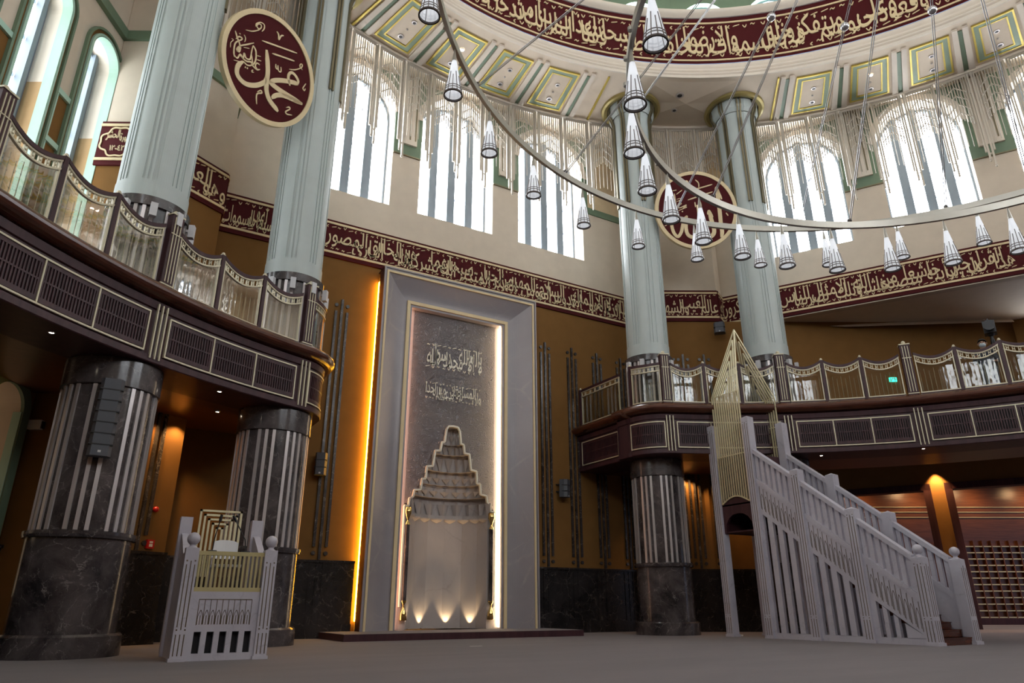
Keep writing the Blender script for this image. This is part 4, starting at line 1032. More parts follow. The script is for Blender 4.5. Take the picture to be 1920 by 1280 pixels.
def fascia_body(t, path):
    m = MB(); m.sweep(path, [(-1.6, Z0 + 0.02), (0.0, Z0), (0.02, Z0 + 0.02), (0.02, 6.5), (-0.05, 6.52), (-0.05, 7.64), (0.0, 7.66), (0.02, 7.84), (-0.12, 7.86)]); m.build('fascia', 'wood', t)
    m = MB(); prof = [(-0.14, 7.86)] + [(-0.02 + 0.32 * cos(rad(b)), 8.08 + 0.2 * sin(rad(b))) for b in range(-80, 91, 17)] + [(-0.5, 8.28), (-0.5, 8.2)]
    m.sweep(path, prof); m.build('torus_moulding', 'wood_red', t)
def grille(t, path, n_panels, gap=0.0):
    """a run of slatted grille panels with ivory frames"""
    full = plen(path)
    for k in range(n_panels):
        sp = sub_path(path, k / n_panels, (k + 1) / n_panels, 12); W = plen(sp)
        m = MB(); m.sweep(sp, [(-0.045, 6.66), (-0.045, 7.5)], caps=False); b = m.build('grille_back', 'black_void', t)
        m = MB(); ns = max(8, int(W / 0.085)); e = 0.07 / W
        for i in range(ns):
            f = e + (1 - 2 * e) * (i + 0.5) / ns; vbar(m, at(sp, f), -0.03, 6.72, 7.44, 0.036, 0.03)
        for za, zb in ((6.62, 6.73), (7.43, 7.54), (7.06, 7.1)): m.sweep(sub_path(sp, e * 0.3, 1 - e * 0.3), [(-0.045, za), (-0.012, za), (-0.012, zb), (-0.045, zb)])
        for f in (e * 0.55, 1 - e * 0.55): vbar(m, at(sp, f), -0.028, 6.62, 7.54, 0.07, 0.035)
        m.build('grille', 'wood', t)
        m = MB()
        for za in (6.575, 7.545): m.sweep(sp, [(-0.045, za - 0.02), (0.012, za - 0.02), (0.012, za + 0.02), (-0.045, za + 0.02)])
        vbar(m, sp[0], -0.02, 6.56, 7.56, 0.035, 0.06)
        if k == n_panels - 1: vbar(m, sp[-1], -0.02, 6.56, 7.56, 0.035, 0.06)
        m.build('panel_frame', 'ivory', t)
def tri_bars(t, path, f=0.5):
    m = MB(); p = at(path, f); x, y, nx, ny = p; tx, ty = -ny, nx
    for s in (-0.13, 0.0, 0.13): vbar(m, (x + tx * s, y + ty * s, nx, ny), 0.03, 6.42, 7.78, 0.032, 0.05)
    m.build('fascia_bars', 'ivory', t)
OFF = -0.16                                   # the rail stands a little behind the fascia line
def rail_panel(t, sp, sag=0.22, slope=(0, 0)):
    def top(f): return 9.93 + slope[0] + (slope[1] - slope[0]) * f - sag * sin(pi * f) ** 0.9
    N = len(sp) - 1; W = plen(sp)
    def strip(m, za, zb, o0, o1):             # za, zb functions of f; solid strip between offsets
        vs = []
        for k, (x, y, nx, ny) in enumerate(sp):
            f = k / N
            for o, z in ((o0, za(f)), (o1, za(f)), (o1, zb(f)), (o0, zb(f))): vs.append((x + nx * o, y + ny * o, z))
        fs = []
        for k in range(N):
            for j in range(4): fs.append((4 * k + j, 4 * k + (j + 1) % 4, 4 * k + 4 + (j + 1) % 4, 4 * k + 4 + j))
        fs += [(0, 1, 2, 3), (4 * N, 4 * N + 3, 4 * N + 2, 4 * N + 1)]
        m.add(vs, fs, False)
    m = MB(); strip(m, lambda f: top(f) - 0.07, lambda f: top(f) + 0.03, OFF - 0.06, OFF + 0.06); m.build('top_rail', 'wood', t)
    m = MB(); strip(m, lambda f: top(f) - 0.115, lambda f: top(f) - 0.07, OFF - 0.03, OFF + 0.04); strip(m, lambda f: top(f) - 0.32, lambda f: top(f) - 0.275, OFF - 0.03, OFF + 0.04)
    strip(m, lambda f: 8.36, lambda f: 8.4, OFF - 0.03, OFF + 0.04)
    e = 0.03 / W
    for f in (e, 1 - e): vbar(m, at(sp, f), OFF + 0.005, 8.38, top(f) - 0.08, 0.035, 0.06)
    nh = 7
    for i in range(nh):
        f = (i + 0.75) / (nh + 0.5); zc = top(f) - 0.195
        for s in (-0.032 / W, 0.032 / W): vbar(m, at(sp, f + s), OFF, zc - 0.085, zc + 0.085, 0.02, 0.04)
        vbar(m, at(sp, f), OFF, zc - 0.012, zc + 0.012, 0.06, 0.04)
    m.build('ivory_tracery', 'ivory', t)
    m = MB(); strip(m, lambda f: 8.38, lambda f: top(f) - 0.3, OFF - 0.008, OFF + 0.008); m.build('glass_pane', 'glass', t)
    m = MB(); strip(m, lambda f: 8.28, lambda f: 8.36, OFF - 0.05, OFF + 0.05); m.build('bottom_rail', 'wood', t)
    # thin ivory etching bars standing behind the glass
    m = MB()
    for i in range(8):
        f = (i + 0.7) / 8.4; vbar(m, at(sp, f), OFF - 0.05, 8.4, 9.2 + 0.1 * (i % 2), 0.014, 0.012)
    m.build('slim_bars', 'bronze', t)
def thin_post(t, p):
    m = MB(); vbar(m, p, OFF, 8.22, 9.98, 0.11, 0.12); o = m.build('slim_post', 'wood', t)
    x, y, nx, ny = p; m = MB(); m.sphere((x + nx * OFF, y + ny * OFF, 10.02), 0.05, 10, 6); m.lathe([(0.07, 9.97), (0.07, 9.99), (0.03, 10.02)], (x + nx * OFF, y + ny * OFF), 10); m.build('finial', 'ivory', o)
def big_post(t, p):
    x, y, nx, ny = p; tx, ty = -ny, nx; m = MB(); vbar(m, p, OFF + 0.02, 8.2, 10.26, 0.34, 0.26)
    o = m.build('main_post', 'wood', t)
    m = MB()
    for s in (-0.09, 0.0, 0.09): vbar(m, (x + tx * s, y + ty * s, nx, ny), OFF + 0.155, 8.42, 10.2, 0.022, 0.03)
    vbar(m, p, OFF + 0.16, 9.72, 9.745, 0.3, 0.03); vbar(m, p, OFF + 0.1, 8.34, 8.37, 0.38, 0.12)
    vbar(m, p, OFF + 0.02, 10.26, 10.3, 0.38, 0.3)
    m.sphere((x + nx * OFF, y + ny * OFF, 10.38), 0.075, 12, 8); m.lathe([(0.12, 10.3), (0.12, 10.32), (0.05, 10.35)], (x + nx * OFF, y + ny * OFF), 12)
    m.build('ivory_inlay', 'ivory', o)
def gallery(side, R, azs, label_g, label_r):
    """azs: azimuths of the main posts, starting from the one by the prayer niche"""
    s = -1 if side == 'left' else 1
    ae = azs[0]; r = 1.42; c = polar(R + r, ae)[:2]
    t = thing('gallery', label_g, 'balcony', polar(R, azs[1], Z0), None)
    b0 = ae + 180; b1 = 90 if s < 0 else 270   # rounded end turns from facing the hall to facing the niche
    fa = arc_path(R, azs[-1], ae, 60) if s < 0 else arc_path(R, ae, azs[-1], 60)
    en = end_path(c, r, b0, b1, 18)
    xe = c[0] - s * r
    xi = xe + s * 0.2; ln = line_path((xi, c[1] + 0.75), (xi, WALL - 0.02), (-s, 0), 4)
    e2 = line_path((xe, c[1]), (xe, c[1] + 0.75), (-s, 0), 3)
    full = (fa + en[1:] + e2[1:]) if s < 0 else (en[::-1] + fa[1:])
    if s > 0: full = e2[::-1] + full[1:] if False else e2[::-1] + full
    fascia_body(t, full)
    m = MB(); m.box(min(xe, xi), max(xe, xi), c[1] + 0.74, c[1] + 0.76, Z0, 8.2); m.build('fascia_step', 'wood', t)
    fascia_body(t, ln)
    for a0, a1 in zip(azs[:-1], azs[1:]):
        lo, hi = min(a0, a1), max(a0, a1); grille(t, arc_path(R, lo + 0.95, hi - 0.95, 24), 3)
    for a in azs: tri_bars(t, arc_path(R, a - 1, a + 1, 4))
    grille(t, sub_path(en, 0.12, 0.97, 18), 1); grille(t, sub_path(ln, 0.08, 0.9, 4), 1)
    # deck and soffit
    P = [(x, y) for x, y, _, _ in full] + [(x, y) for x, y, _, _ in ln][::1]
    if s < 0: poly = [(x, y) for x, y, _, _ in fa + en[1:] + e2[1:]] + [(x, y) for x, y, _, _ in ln] + [(-HALF, WALL)] + [bay(-30)(q)[:2] for q in ((CHALF, CORN, 0), (-CHALF, CORN, 0))] + [bay(-60)((9.6, WALL, 0))[:2], bay(-60)((-9, WALL, 0))[:2]]
    else: poly = [(x, y) for x, y, _, _ in fa[::-1] + en[1:] + e2[1:]] + [(x, y) for x, y, _, _ in ln] + [(HALF, WALL)] + [bay(30)(q)[:2] for q in ((-CHALF, CORN, 0), (CHALF, CORN, 0), (15.0, CORN, 0))] + [bay(60)((8, 27.9, 0))[:2]]
    m = MB(); m.prism(poly, ZF - 0.3, ZF - 0.02, 'xy'); m.build('deck', 'wood', t)
    if s > 0:                                 # on the right only the strip along the columns is lined; behind it the ceiling is higher
        poly = [(x, y) for x, y, _, _ in fa[::-1] + en[1:] + e2[1:]] + [(x, y) for x, y, _, _ in ln] + [(HALF, WALL)] + [bay(30)(q)[:2] for q in ((-CHALF, CORN, 0), (CHALF, CORN, 0))] + [polar(21.4, a)[:2] for a in range(38, 68, 3)]
        m = MB(); m.sweep(arc_path(21.4, 36, 67, 30), [(0.0, Z0 + 0.03), (0.0, ZF - 0.1)], caps=False); m.build('inner_fascia', 'wood', t)
    m = MB(); m.prism(poly, Z0 + 0.03, Z0 + 0.12, 'xy'); m.build('soffit', 'wood_soffit', t)
    # railing
    q = thing('balustrade', label_r, 'railing', polar(R, azs[1], 8.2), 'gallery balustrades')
    for a0, a1 in zip(azs[:-1], azs[1:]):
        lo, hi = min(a0, a1), max(a0, a1); w = (hi - lo - 1.2) / 3
        for k in range(3):
            x0 = lo + 0.6 + w * k; rail_panel(q, arc_path(R, x0 + 0.2, x0 + w - 0.2, 12))
            if k: thin_post(q, arc_path(R, x0, x0 + 1, 1)[0])
    for a in azs: big_post(q, arc_path(R, a, a + 1, 1)[0])
    rail_panel(q, sub_path(en, 0.12, 0.93, 14), 0.05); thin_post(q, at(en, 0.98))
    rail_panel(q, sub_path(ln, 0.05, 0.93, 4), 0.0, (-0.35, -0.35) if False else (0, 0)); thin_post(q, at(ln, 0.96))
    return t
gallery('left', 18.2, [-22.557, -37.443, -52.5, -67.5], 'dark wooden gallery with slatted grilles curving from the left edge to the prayer niche', 'glass balustrade with mahogany posts on the left gallery')
gallery('right', 17.45, [22.5, 37.4, 52.2, 67.2], 'dark wooden gallery with slatted grilles curving behind the staircase pulpit to the right edge', 'glass balustrade with mahogany posts on the right gallery')
# small recessed lights of the gallery soffits
for px, nm in (((-13.05, 13.35), 'left gallery, nearest the left edge'), ((-9.3, 16.14), 'left gallery, between its two columns'), ((-9.0, 18.38), 'left gallery, near the corner wall'),
               ((11.9, 12.41 + 1.2), 'right gallery, above the stairs'), ((13.7 + 0.3, 10.9), 'right gallery, towards the right edge')):
    downlight(px[0], px[1], Z0 + 0.03, 0.075, 'lit downlight in the soffit of the ' + nm, 'lit downlights of the gallery soffits', True)

# ------------------------------------------------------------------ dark marble rod ornaments on the mustard walls
def ornament(a, u, d, label, z0=2.44, z1=11.95):
    B = bay(a); t = thing('wall_ornament', label, 'wall ornament', B((u, d, z0)), 'upright rod ornaments on the mustard walls')
    for s in (-1, 0, 1):
        m = MB(B); x = u + 0.215 * s
        m.box(x - 0.045, x + 0.045, d - 0.07, d, (2.85 if s else z0), (11.45 if s else z1)); m.build('marble_bar', 'strip_marble', t)
        if s:
            for z in (2.64, 11.7):
                m = MB(B); k = 12
                m.prism([(x + 0.07 * cos(2 * pi * i / k), z + 0.07 * sin(2 * pi * i / k)) for i in range(k)], d - 0.06, d, 'xz'); m.build('stud', 'strip_marble', t)
ornament(0, -4.83, WALL, 'dark three-bar wall ornament left of the glowing edge of the prayer niche')
ornament(0, -6.25, WALL, 'dark three-bar wall ornament behind the column left of the prayer niche')
for i, u in enumerate((4.37, 5.8, 7.21, 8.6)): ornament(0, u, WALL, 'dark three-bar wall ornament right of the prayer niche, %s from the niche' % ORD[i])
for a, w in ((-30, 'left corner wall'), (30, 'corner wall between the two right columns')):
    for i, u in enumerate((-0.95, -0.3, 0.68) if a > 0 else (-0.9, 0.7)):
        ornament(a, u, CORN, 'dark three-bar ornament on the %s, %s from left' % (w, ORD[i]))
ornament(-60, 9.1, 21.2, 'three-bar dark marble wall ornament at the end of the left wall') if False else None

# ------------------------------------------------------------------ mihrab
t = thing('mihrab', 'tall grey marble prayer niche with gold lined frame, stepped muqarnas and glowing edges', 'prayer niche', (0, 21.0, 0.2))
YF, YI, YP = 20.5, 21.0, 21.22
XO, XI, XP, ZO, ZI = 3.47, 2.2, 2.08, 13.45, 12.3
zb = 0.2
m = MB()                                      # concave moulded outer frame
n = 12
def cove(f): return (XO - 0.22 - (XO - 0.22 - XI) * f, YF + (YI - YF) * (f ** 2.2 if f < 1 else 1))
prof = [(XO, YF), (XO - 0.2, YF)] + [(XO - 0.2 - (XO - 0.2 - XI - 0.1) * k / n, YF + (YI - 0.05 - YF) * sin(pi / 2 * k / n)) for k in range(n + 1)] + [(XI + 0.1, YI)]
for (x0, y0), (x1, y1) in zip(prof[:-1], prof[1:]):
    zt0 = ZO - (XO - x0) * (ZO - ZI) / (XO - XI); zt1 = ZO - (XO - x1) * (ZO - ZI) / (XO - XI)
    for s in (-1, 1): m.add([(s * x0, y0, zb), (s * x1, y1, zb), (s * x1, y1, zt1), (s * x0, y0, zt0)], [(0, 1, 2, 3)], True)
    m.add([(-x0, y0, zt0), (x0, y0, zt0), (x1, y1, zt1), (-x1, y1, zt1)], [(0, 1, 2, 3)], True)
m.build('frame', 'grey_marble', t)
m = MB()
for s in (-1, 1): m.box(min(s * XO, s * (XO - 0.04)), max(s * XO, s * (XO - 0.04)), YF, WALL - 0.19, zb, ZO)
m.box(-XO, XO, YF, WALL, ZO - 0.04, ZO); m.build('side_board', 'wood', t)
def ring_frame(m, x, zt, w, y0, y1):
    for s in (-1, 1): m.box(min(s * x, s * (x - w)), max(s * x, s * (x - w)), y0, y1, zb, zt)
    m.box(-x + w, x - w, y0, y1, zt - w, zt)
m = MB(); ring_frame(m, XO + 0.01, ZO + 0.01, 0.055, YF - 0.05, YF + 0.02); m.build('edge_moulding', 'grey_marble', t)
m = MB(); ring_frame(m, XO - 0.1, ZO - 0.13, 0.08, YF - 0.035, YF + 0.02); m.build('outer_gold_fillet', 'gold_letter', t)
m = MB(); ring_frame(m, XI + 0.1, ZI + 0.1, 0.13, YI - 0.12, YI + 0.02); m.build('inner_gold_fillet', 'gold_letter', t)
m = MB(); ring_frame(m, XI - 0.03, ZI - 0.03, 0.09, YI - 0.06, YP); m.build('inner_lip', 'grey_marble', t)
# stepped outline of the muqarnas opening, half profile (x, z)
OUT = [(0.0, 7.6), (0.2, 7.57), (0.285, 7.44), (0.325, 7.18), (0.35, 6.94), (0.47, 6.91), (0.52, 6.58), (0.73, 6.56), (0.815, 5.96), (1.055, 5.92), (1.09, 5.46), (1.225, 5.44),
       (1.265, 5.04), (1.515, 5.0), (1.56, 4.75), (1.69, 4.69), (1.71, 4.42), (1.86, 4.41)]
XN = 1.86
m = MB()                                      # carved back panel around the opening
for (x0, z0), (x1, z1) in zip(OUT[:-1], OUT[1:]):
    if x1 - x0 < 1e-4: continue
    for s in (-1, 1): m.add([(s * x0, YP, z0), (s * x1, YP, z1), (s * x1, YP, ZI), (s * x0, YP, ZI)], [(0, 1, 2, 3)], False)
m.build('carved_panel', 'relief', t)
m = MB()
for s in (-1, 1): m.add([(s * XN, YP, zb), (s * (XI), YP, zb), (s * (XI), YP, ZI), (s * XN, YP, ZI)], [(0, 1, 2, 3)], False)
m.build('margin', 'grey_marble', t)
m = MB(); line = [(-x, z) for x, z in OUT[::-1]] + OUT[1:]
line = [(-XN, 0.95)] + line + [(XN, 0.95)]
def inner(x, z): return (x * (1 - 0.075 / max(0.3, abs(x))) if abs(x) > 0.2 else x * 0.7, z - (0.075 if abs(x) < 1.8 else 0.07))
for (x0, z0), (x1, z1) in zip(line[:-1], line[1:]):
    m.bar((x0, YP - 0.05, z0), (x1, YP - 0.05, z1), 0.065, 0.1, up=(0, 1, 0))
    m.sphere((x1, YP - 0.05, z1), 0.04, 8, 5)
m.build('gold_outline', 'outline', t)
# niche: faceted half-round recess behind the panel, then muqarnas tiers narrowing upwards
m = MB(); nf = 7
def niche_pt(k, r, dep): a = -pi / 2 + pi * k / nf; return (r * sin(a), YP + dep * cos(a))
pts = [niche_pt(k, 1.6, 1.25) for k in range(nf + 1)]
for (x0, y0), (x1, y1) in zip(pts[:-1], pts[1:]): m.add([(x0, y0, zb), (x1, y1, zb), (x1, y1, 4.3), (x0, y0, 4.3)], [(0, 1, 2, 3)], False)
for s in (-1, 1): m.box(min(s * 1.6, s * XN), max(s * 1.6, s * XN), YP - 0.0, YP + 0.02, zb, 4.5)
m.build('niche', 'niche_marble', t)
TIERS = [(4.05, 4.95, 1.66, 9, True), (4.95, 5.42, 1.36, 9, False), (5.42, 5.92, 1.16, 9, False), (5.92, 6.55, 0.88, 7, True), (6.55, 6.92, 0.58, 7, True), (6.92, 7.6, 0.38, 5, False)]
for i, (z0, z1, r, nc, pend) in enumerate(TIERS):
    m = MB(); dep = r * 0.78; rn = TIERS[i + 1][2] if i + 1 < len(TIERS) else 0.2
    sub = 6
    def ringpts(rr, dd, sc, ph=0.0):
        P = []
        for c in range(nc):
            for q in range(sub + 1):
                a = -pi / 2 + pi * (c + q / sub) / nc; w = sc * sin(pi * q / sub)
                P.append(((rr - w) * sin(a), YP + 0.02 + (dd - w) * max(0.0, cos(a))))
        return P
    lo, hi = ringpts(r, dep, -0.07), ringpts(r, dep, -0.05); N = len(lo)
    m.add([(x, y, z0) for x, y in lo] + [(x, y, z1) for x, y in hi], [(k, k + 1, N + k + 1, N + k) for k in range(N - 1)], True)
    up = ringpts(rn, rn * 0.78, 0.0)
    m.add([(x, y, z1) for x, y in hi] + [(x * rn / r, YP + 0.02 + (y - YP - 0.02) * rn / r, z1) for x, y in hi], [(k, k + 1, N + k + 1, N + k) for k in range(N - 1)], False)
    m.sweep([(x, y, -x * 0.3, -1) for x, y in hi], [(0, z1 - 0.06), (0.05, z1 - 0.06), (0.05, z1), (0, z1)], smooth=False, caps=False)
    for c in range(nc + 1):                    # pointed cells hanging from each tier
        a = -pi / 2 + pi * c / nc; x, y = r * sin(a), YP + 0.02 + dep * max(0.0, cos(a)); h = (z1 - z0) * (0.75 if pend else 0.5); w = r * pi / nc * 0.42
        tx, ty = cos(a), -sin(a) * 0.78; nx, ny = -sin(a), -cos(a)
        A = (x + tx * w, y + ty * w, z0 + h); Bp = (x - tx * w, y - ty * w, z0 + h); Cc = (x + nx * 0.14, y + ny * 0.14, z0 + h); D = (x + nx * 0.05, y + ny * 0.05, z0 - (0.05 if pend else -0.05))
        m.add([A, Bp, Cc, D], [(0, 2, 3), (2, 1, 3), (0, 1, 2)], False)
    if i == 0:
        for c in range(nc):
            a = -pi / 2 + pi * (c + 0.5) / nc; x, y = (r - 0.02) * sin(a), YP + (dep - 0.02) * max(0, cos(a))
            m.lathe([(0.015, z0 - 0.55), (0.05, z0 - 0.3), (0.03, z0 - 0.25), (0.05, z0 - 0.05), (0.24, z0 + 0.05), (0.26, z0 + 0.1)], (x, y), 10)
    m.build('muqarnas_tier', 'niche_marble', t)
m = MB(); m.add([(-0.4, YP + 0.35, 6.9), (0.4, YP + 0.35, 6.9), (0.4, YP + 0.35, 7.7), (-0.4, YP + 0.35, 7.7)], [(0, 1, 2, 3)], False); m.box(-0.4, 0.4, YP + 0.02, YP + 0.36, 7.58, 7.62)
m.build('muqarnas_crown', 'niche_marble', t)
# corner colonnettes with brass bells
for s in (-1, 1):
    x, y = s * 1.73, YP - 0.1
    m = MB(); m.lathe([(0.085, 1.15), (0.085, 3.75)], (x, y), 20); cl = m.build('colonnette', 'dark_marble', t)
    m = MB(); m.lathe([(0.02, 0.5), (0.14, 0.52), (0.11, 0.75), (0.05, 0.9), (0.03, 1.0), (0.06, 1.06), (0.095, 1.12), (0.095, 1.16)], (x, y), 18, soft=True); m.build('brass_base', 'brass', cl)
    m = MB(); m.lathe([(0.095, 3.74), (0.08, 3.8), (0.03, 3.88), (0.05, 3.95), (0.12, 4.15), (0.13, 4.35), (0.02, 4.36)], (x, y), 18, soft=True); m.build('brass_bell', 'brass', cl)
# two lines of gold lettering on the carved panel
for txt, x0, x1, z0, z1, sl, sd in (('لا اله الا الله محمد رسول الله', -1.28, 1.24, 9.85, 10.95, -0.1, 31), ('وان المساجد لله فلا تدعوا مع الله احدا', -1.26, 1.22, 8.58, 9.3, 0.0, 33)):
    m = MB(lambda p: (x0 + p[0], YP - p[1], z0 + p[2])); lettering(m, txt, x1 - x0, z1 - z0, 0.03, sd, 0.6, fill=1.0, dense=1.15); m.build('gold_inscription', 'outline', t)
# light strips: inside the frame and behind its left edge
for s, mm in ((1, 'led_white'), (-1, 'led_pink')):
    m = MB(); m.box(min(s * (XI - 0.09), s * (XI - 0.14)), max(s * (XI - 0.09), s * (XI - 0.13)), YI + 0.08, YP - 0.03, 0.25, ZI - 0.12); m.build('light_strip', mm, t)
m = MB(); m.box(-XO + 0.0, -XO + 0.05, WALL - 0.17, WALL - 0.04, 0.5, 13.0); m.build('light_strip', 'led_yellow', t)
for i in range(4):                             # floor uplights washing the niche
    a = rad((-62, -22, 18, 55)[i]); x, y = 1.6 * 0.9 * sin(a), YP + 1.25 * 0.88 * cos(a) - 0.02
    m = MB(); m.lathe([(0.05, 0.21), (0.05, 0.24), (0.0, 0.24)], (x, y), 12); u = m.build('floor_uplight', 'steel', t)
    ld = bpy.data.lights.new('niche_uplight', 'SPOT'); ld.energy = 30; ld.color = (1.0, 0.72, 0.4); ld.spot_size = rad(70); ld.spot_blend = 0.7; ld.shadow_soft_size = 0.03
    lo = bpy.data.objects.new('niche_uplight', ld); COL.objects.link(lo); lo.location = (x, y, 0.27); lo.rotation_euler = Vector((sin(a) * 0.2, cos(a) * 0.2, 1)).to_track_quat('-Z', 'Y').to_euler()
for x in (-0.5, 0.5):                           # narrow floor spots reaching up into the muqarnas
    ld = bpy.data.lights.new('muqarnas_uplight', 'SPOT'); ld.energy = 85; ld.color = (1.0, 0.62, 0.28); ld.spot_size = rad(48); ld.spot_blend = 0.9; ld.shadow_soft_size = 0.05
    lo = bpy.data.objects.new('muqarnas_uplight', ld); COL.objects.link(lo); lo.location = (x, YP + 0.25, 0.3); lo.rotation_euler = Vector((-x * 0.08, 0.05, 1)).to_track_quat('-Z', 'Y').to_euler()
# carpeted step in front
t = thing('platform', 'low dark brown carpeted step in front of the prayer niche', 'platform', (-0.3, 19.8, 0))
m = MB(); m.box(-4.64, 4.0, 18.43, 21.1, 0.0, 0.19); m.build('riser', 'wood', t)
m = MB(); m.box(-4.62, 3.98, 18.45, 21.1, 0.19, 0.2); m.build('carpet_top', 'carpet', t)
# ------------------------------------------------------------------ preacher's desk (kursu) with chair and microphones
PX, PY = -9.02, 12.45
t = thing('preaching_desk', 'white marble preaching desk with gold baluster rail and ball finials, left of the prayer niche', 'pulpit', (PX, PY + 1, 0))
def grooved_post(t, x, y, w, h, side=(0, -1), name='post', extra=None):
    """square post with fluted faces towards -y (and extra side)"""
    m = MB(); m.box(x - w / 2, x + w / 2, y - w / 2, y + w / 2, 0.0, h); m.box(x - w / 2 - 0.025, x + w / 2 + 0.025, y - w / 2 - 0.025, y + w / 2 + 0.025, 0.0, 0.06)
    p = m.build(name, 'white_marble', t); m = MB(); lo = 0.56; hi = h - 0.25
    for fx, fy in [side] + ([extra] if extra else []):
        for s in (-0.3, 0.0, 0.3):
            for z0, z1 in ((0.1, lo - 0.08), (lo + (0.0 if s == 0 else 0.05), hi - (0 if s == 0 else 0.07))):
                if fx == 0: cx, cy = x + s * w, y + fy * (w / 2 + 0.001); m.box(cx - 0.009, cx + 0.009, cy - 0.004, cy + 0.004, z0, z1)
                else: cx, cy = x + fx * (w / 2 + 0.001), y + s * w; m.box(cx - 0.004, cx + 0.004, cy - 0.009, cy + 0.009, z0, z1)
            if s:
                for z in (hi + 0.0, lo + 0.0):
                    if fx == 0: m.box(x + s * w - 0.014, x + s * w + 0.014, y + fy * (w / 2 + 0.001) - 0.004, y + fy * (w / 2 + 0.001) + 0.004, z - 0.014, z + 0.014)
                    else: m.box(x + fx * (w / 2 + 0.001) - 0.004, x + fx * (w / 2 + 0.001) + 0.004, y + s * w - 0.014, y + s * w + 0.014, z - 0.014, z + 0.014)
    m.build('gold_flutes', 'groove', p); return p
def ball(p, x, y, z, r=0.125):
    m = MB(); m.lathe([(0.11, z), (0.06, z + 0.035), (0.055, z + 0.06), (0.075, z + 0.075)], (x, y), 20, soft=True); m.sphere((x, y, z + 0.06 + r * 0.95), r, 24, 16); m.build('ball_finial', 'white_marble', p)
for s in (-1, 1):
    x = PX + s * 0.765; p = grooved_post(t, x, PY + 0.125, 0.25, 2.08, (0, -1)); ball(p, x, PY + 0.125, 2.08)
    m = MB(); x = PX + s * 0.765; yb = PY + 1.95; m.box(x - 0.125, x + 0.125, yb - 0.12, yb + 0.12, 0, 2.86); m.build('rear_post', 'white_marble', t)
    m = MB(); m.prism([(PY + 0.25, 0.0), (yb - 0.12, 0.0), (yb - 0.12, 2.5), (yb - 0.3, 2.45), (PY + 0.9, 2.02), (PY + 0.25, 2.02)], x - 0.07, x + 0.07, 'yz'); m.build('side_panel', 'white_marble', t)
m = MB()                                       # front panel with arched relief and five slots
X0, X1 = PX - 0.64, PX + 0.64
m.box(X0, X1, PY + 0.06, PY + 0.16, 0.0, 0.13); m.box(X0, X1, PY + 0.06, PY + 0.16, 0.52, 1.26)
sl = [PX + 0.02 + k * 0.235 for k in (-2, -1, 0, 1, 2)]; e = [X0] + [q for c in sl for q in (c - 0.065, c + 0.065)] + [X1]
for k in range(0, len(e), 2): m.box(e[k], e[k + 1], PY + 0.06, PY + 0.16, 0.13, 0.52)
fp = m.build('front_panel', 'white_marble', t)
m = MB(); m.box(X0, X1, PY + 0.2, PY + 0.22, 0.1, 0.55); m.build('slot_shadow_board', 'dark_slot', t)
m = MB(); w = 0.111; yy = PY + 0.057
m.box(PX - 0.5, PX + 0.5, yy - 0.003, yy + 0.01, 1.105, 1.12)
for k in range(10): m.box(PX - 0.5 + w * k - 0.005, PX - 0.5 + w * k + 0.005, yy - 0.003, yy + 0.01, 0.64 if k in (0, 9) else 0.66, 1.11)
for k in range(9):
    c = PX - 0.5 + w * (k + 0.5)
    for s in (-1, 1):
        P = [(c + s * 0.045, 0.65), (c + s * 0.045, 0.8), (c + s * 0.03, 0.86), (c, 0.92)]
        for (a, b), (a2, b2) in zip(P[:-1], P[1:]): m.bar((a, yy, b), (a2, yy, b2), 0.008, 0.012, up=(0, 1, 0))
    m.box(c - 0.005, c + 0.005, yy - 0.003, yy + 0.01, 0.65, 0.82)
m.build('arched_relief', 'groove', fp)
m = MB(); m.box(X0, X1, PY + 0.07, PY + 0.16, 1.26, 1.34); m.box(X0, X1, PY + 0.07, PY + 0.16, 1.95, 2.03); m.build('gold_rails', 'gold_panel', t)
for k in range(15):
    x = X0 + 0.05 + (X1 - X0 - 0.1) * k / 14; m = MB(); m.box(x - 0.021, x + 0.021, PY + 0.08, PY + 0.14, 1.33, 1.96); m.build('gold_baluster', 'gold_panel', t)
m = MB(); m.box(X0, X1, PY + 0.16, PY + 1.85, 1.2, 1.26); m.build('floor_board', 'wood', t)
m = MB(); m.box(X0 + 0.1, X1 - 0.1, PY + 0.18, PY + 0.5, 1.99, 2.02); m.build('desk_top', 'white_marble', t)
m = MB(); yb = PY + 1.98                       # gold back grille: nested open frames
for k in range(5):
    q = 0.095 * k; x0, x1, zt = PX - 0.5 + q, PX + 0.42 - q, 3.06 - q
    m.box(x0, x0 + 0.045, yb - 0.03, yb + 0.03, 1.6, zt); m.box(x1 - 0.05, x1, yb - 0.03, yb + 0.03, 1.6, zt); m.box(x0, x1, yb - 0.03, yb + 0.03, zt - 0.045, zt)
m.build('gold_back_grille', 'gold_rod', t)
# chair on the desk platform
c = thing('folding_chair', 'white plastic chair standing inside the preaching desk', 'chair', (PX + 0.05, PY + 1.1, 1.26))
cx, cy = PX + 0.05, PY + 1.1
m = MB(); n = 8
for k in range(n):                              # curved back
    a0, a1 = -0.6 + 1.2 * k / n, -0.6 + 1.2 * (k + 1) / n
    def q(a, z, r=0.45): return (cx + r * sin(a), cy + 0.32 - 0.42 + r * cos(a) * 0.95, z + 0.24)
    t0 = 2.12 - 0.06 * (abs(a0) / 0.6) ** 3; t1 = 2.12 - 0.06 * (abs(a1) / 0.6) ** 3
    m.add([q(a0, 1.72), q(a1, 1.72), q(a1, t1), q(a0, t0), q(a0, 1.72, 0.47), q(a1, 1.72, 0.47), q(a1, t1, 0.47), q(a0, t0, 0.47)], [(0, 1, 2, 3), (4, 5, 6, 7), (3, 2, 6, 7), (0, 1, 5, 4)], True)
m.build('backrest', 'plastic_white', c)
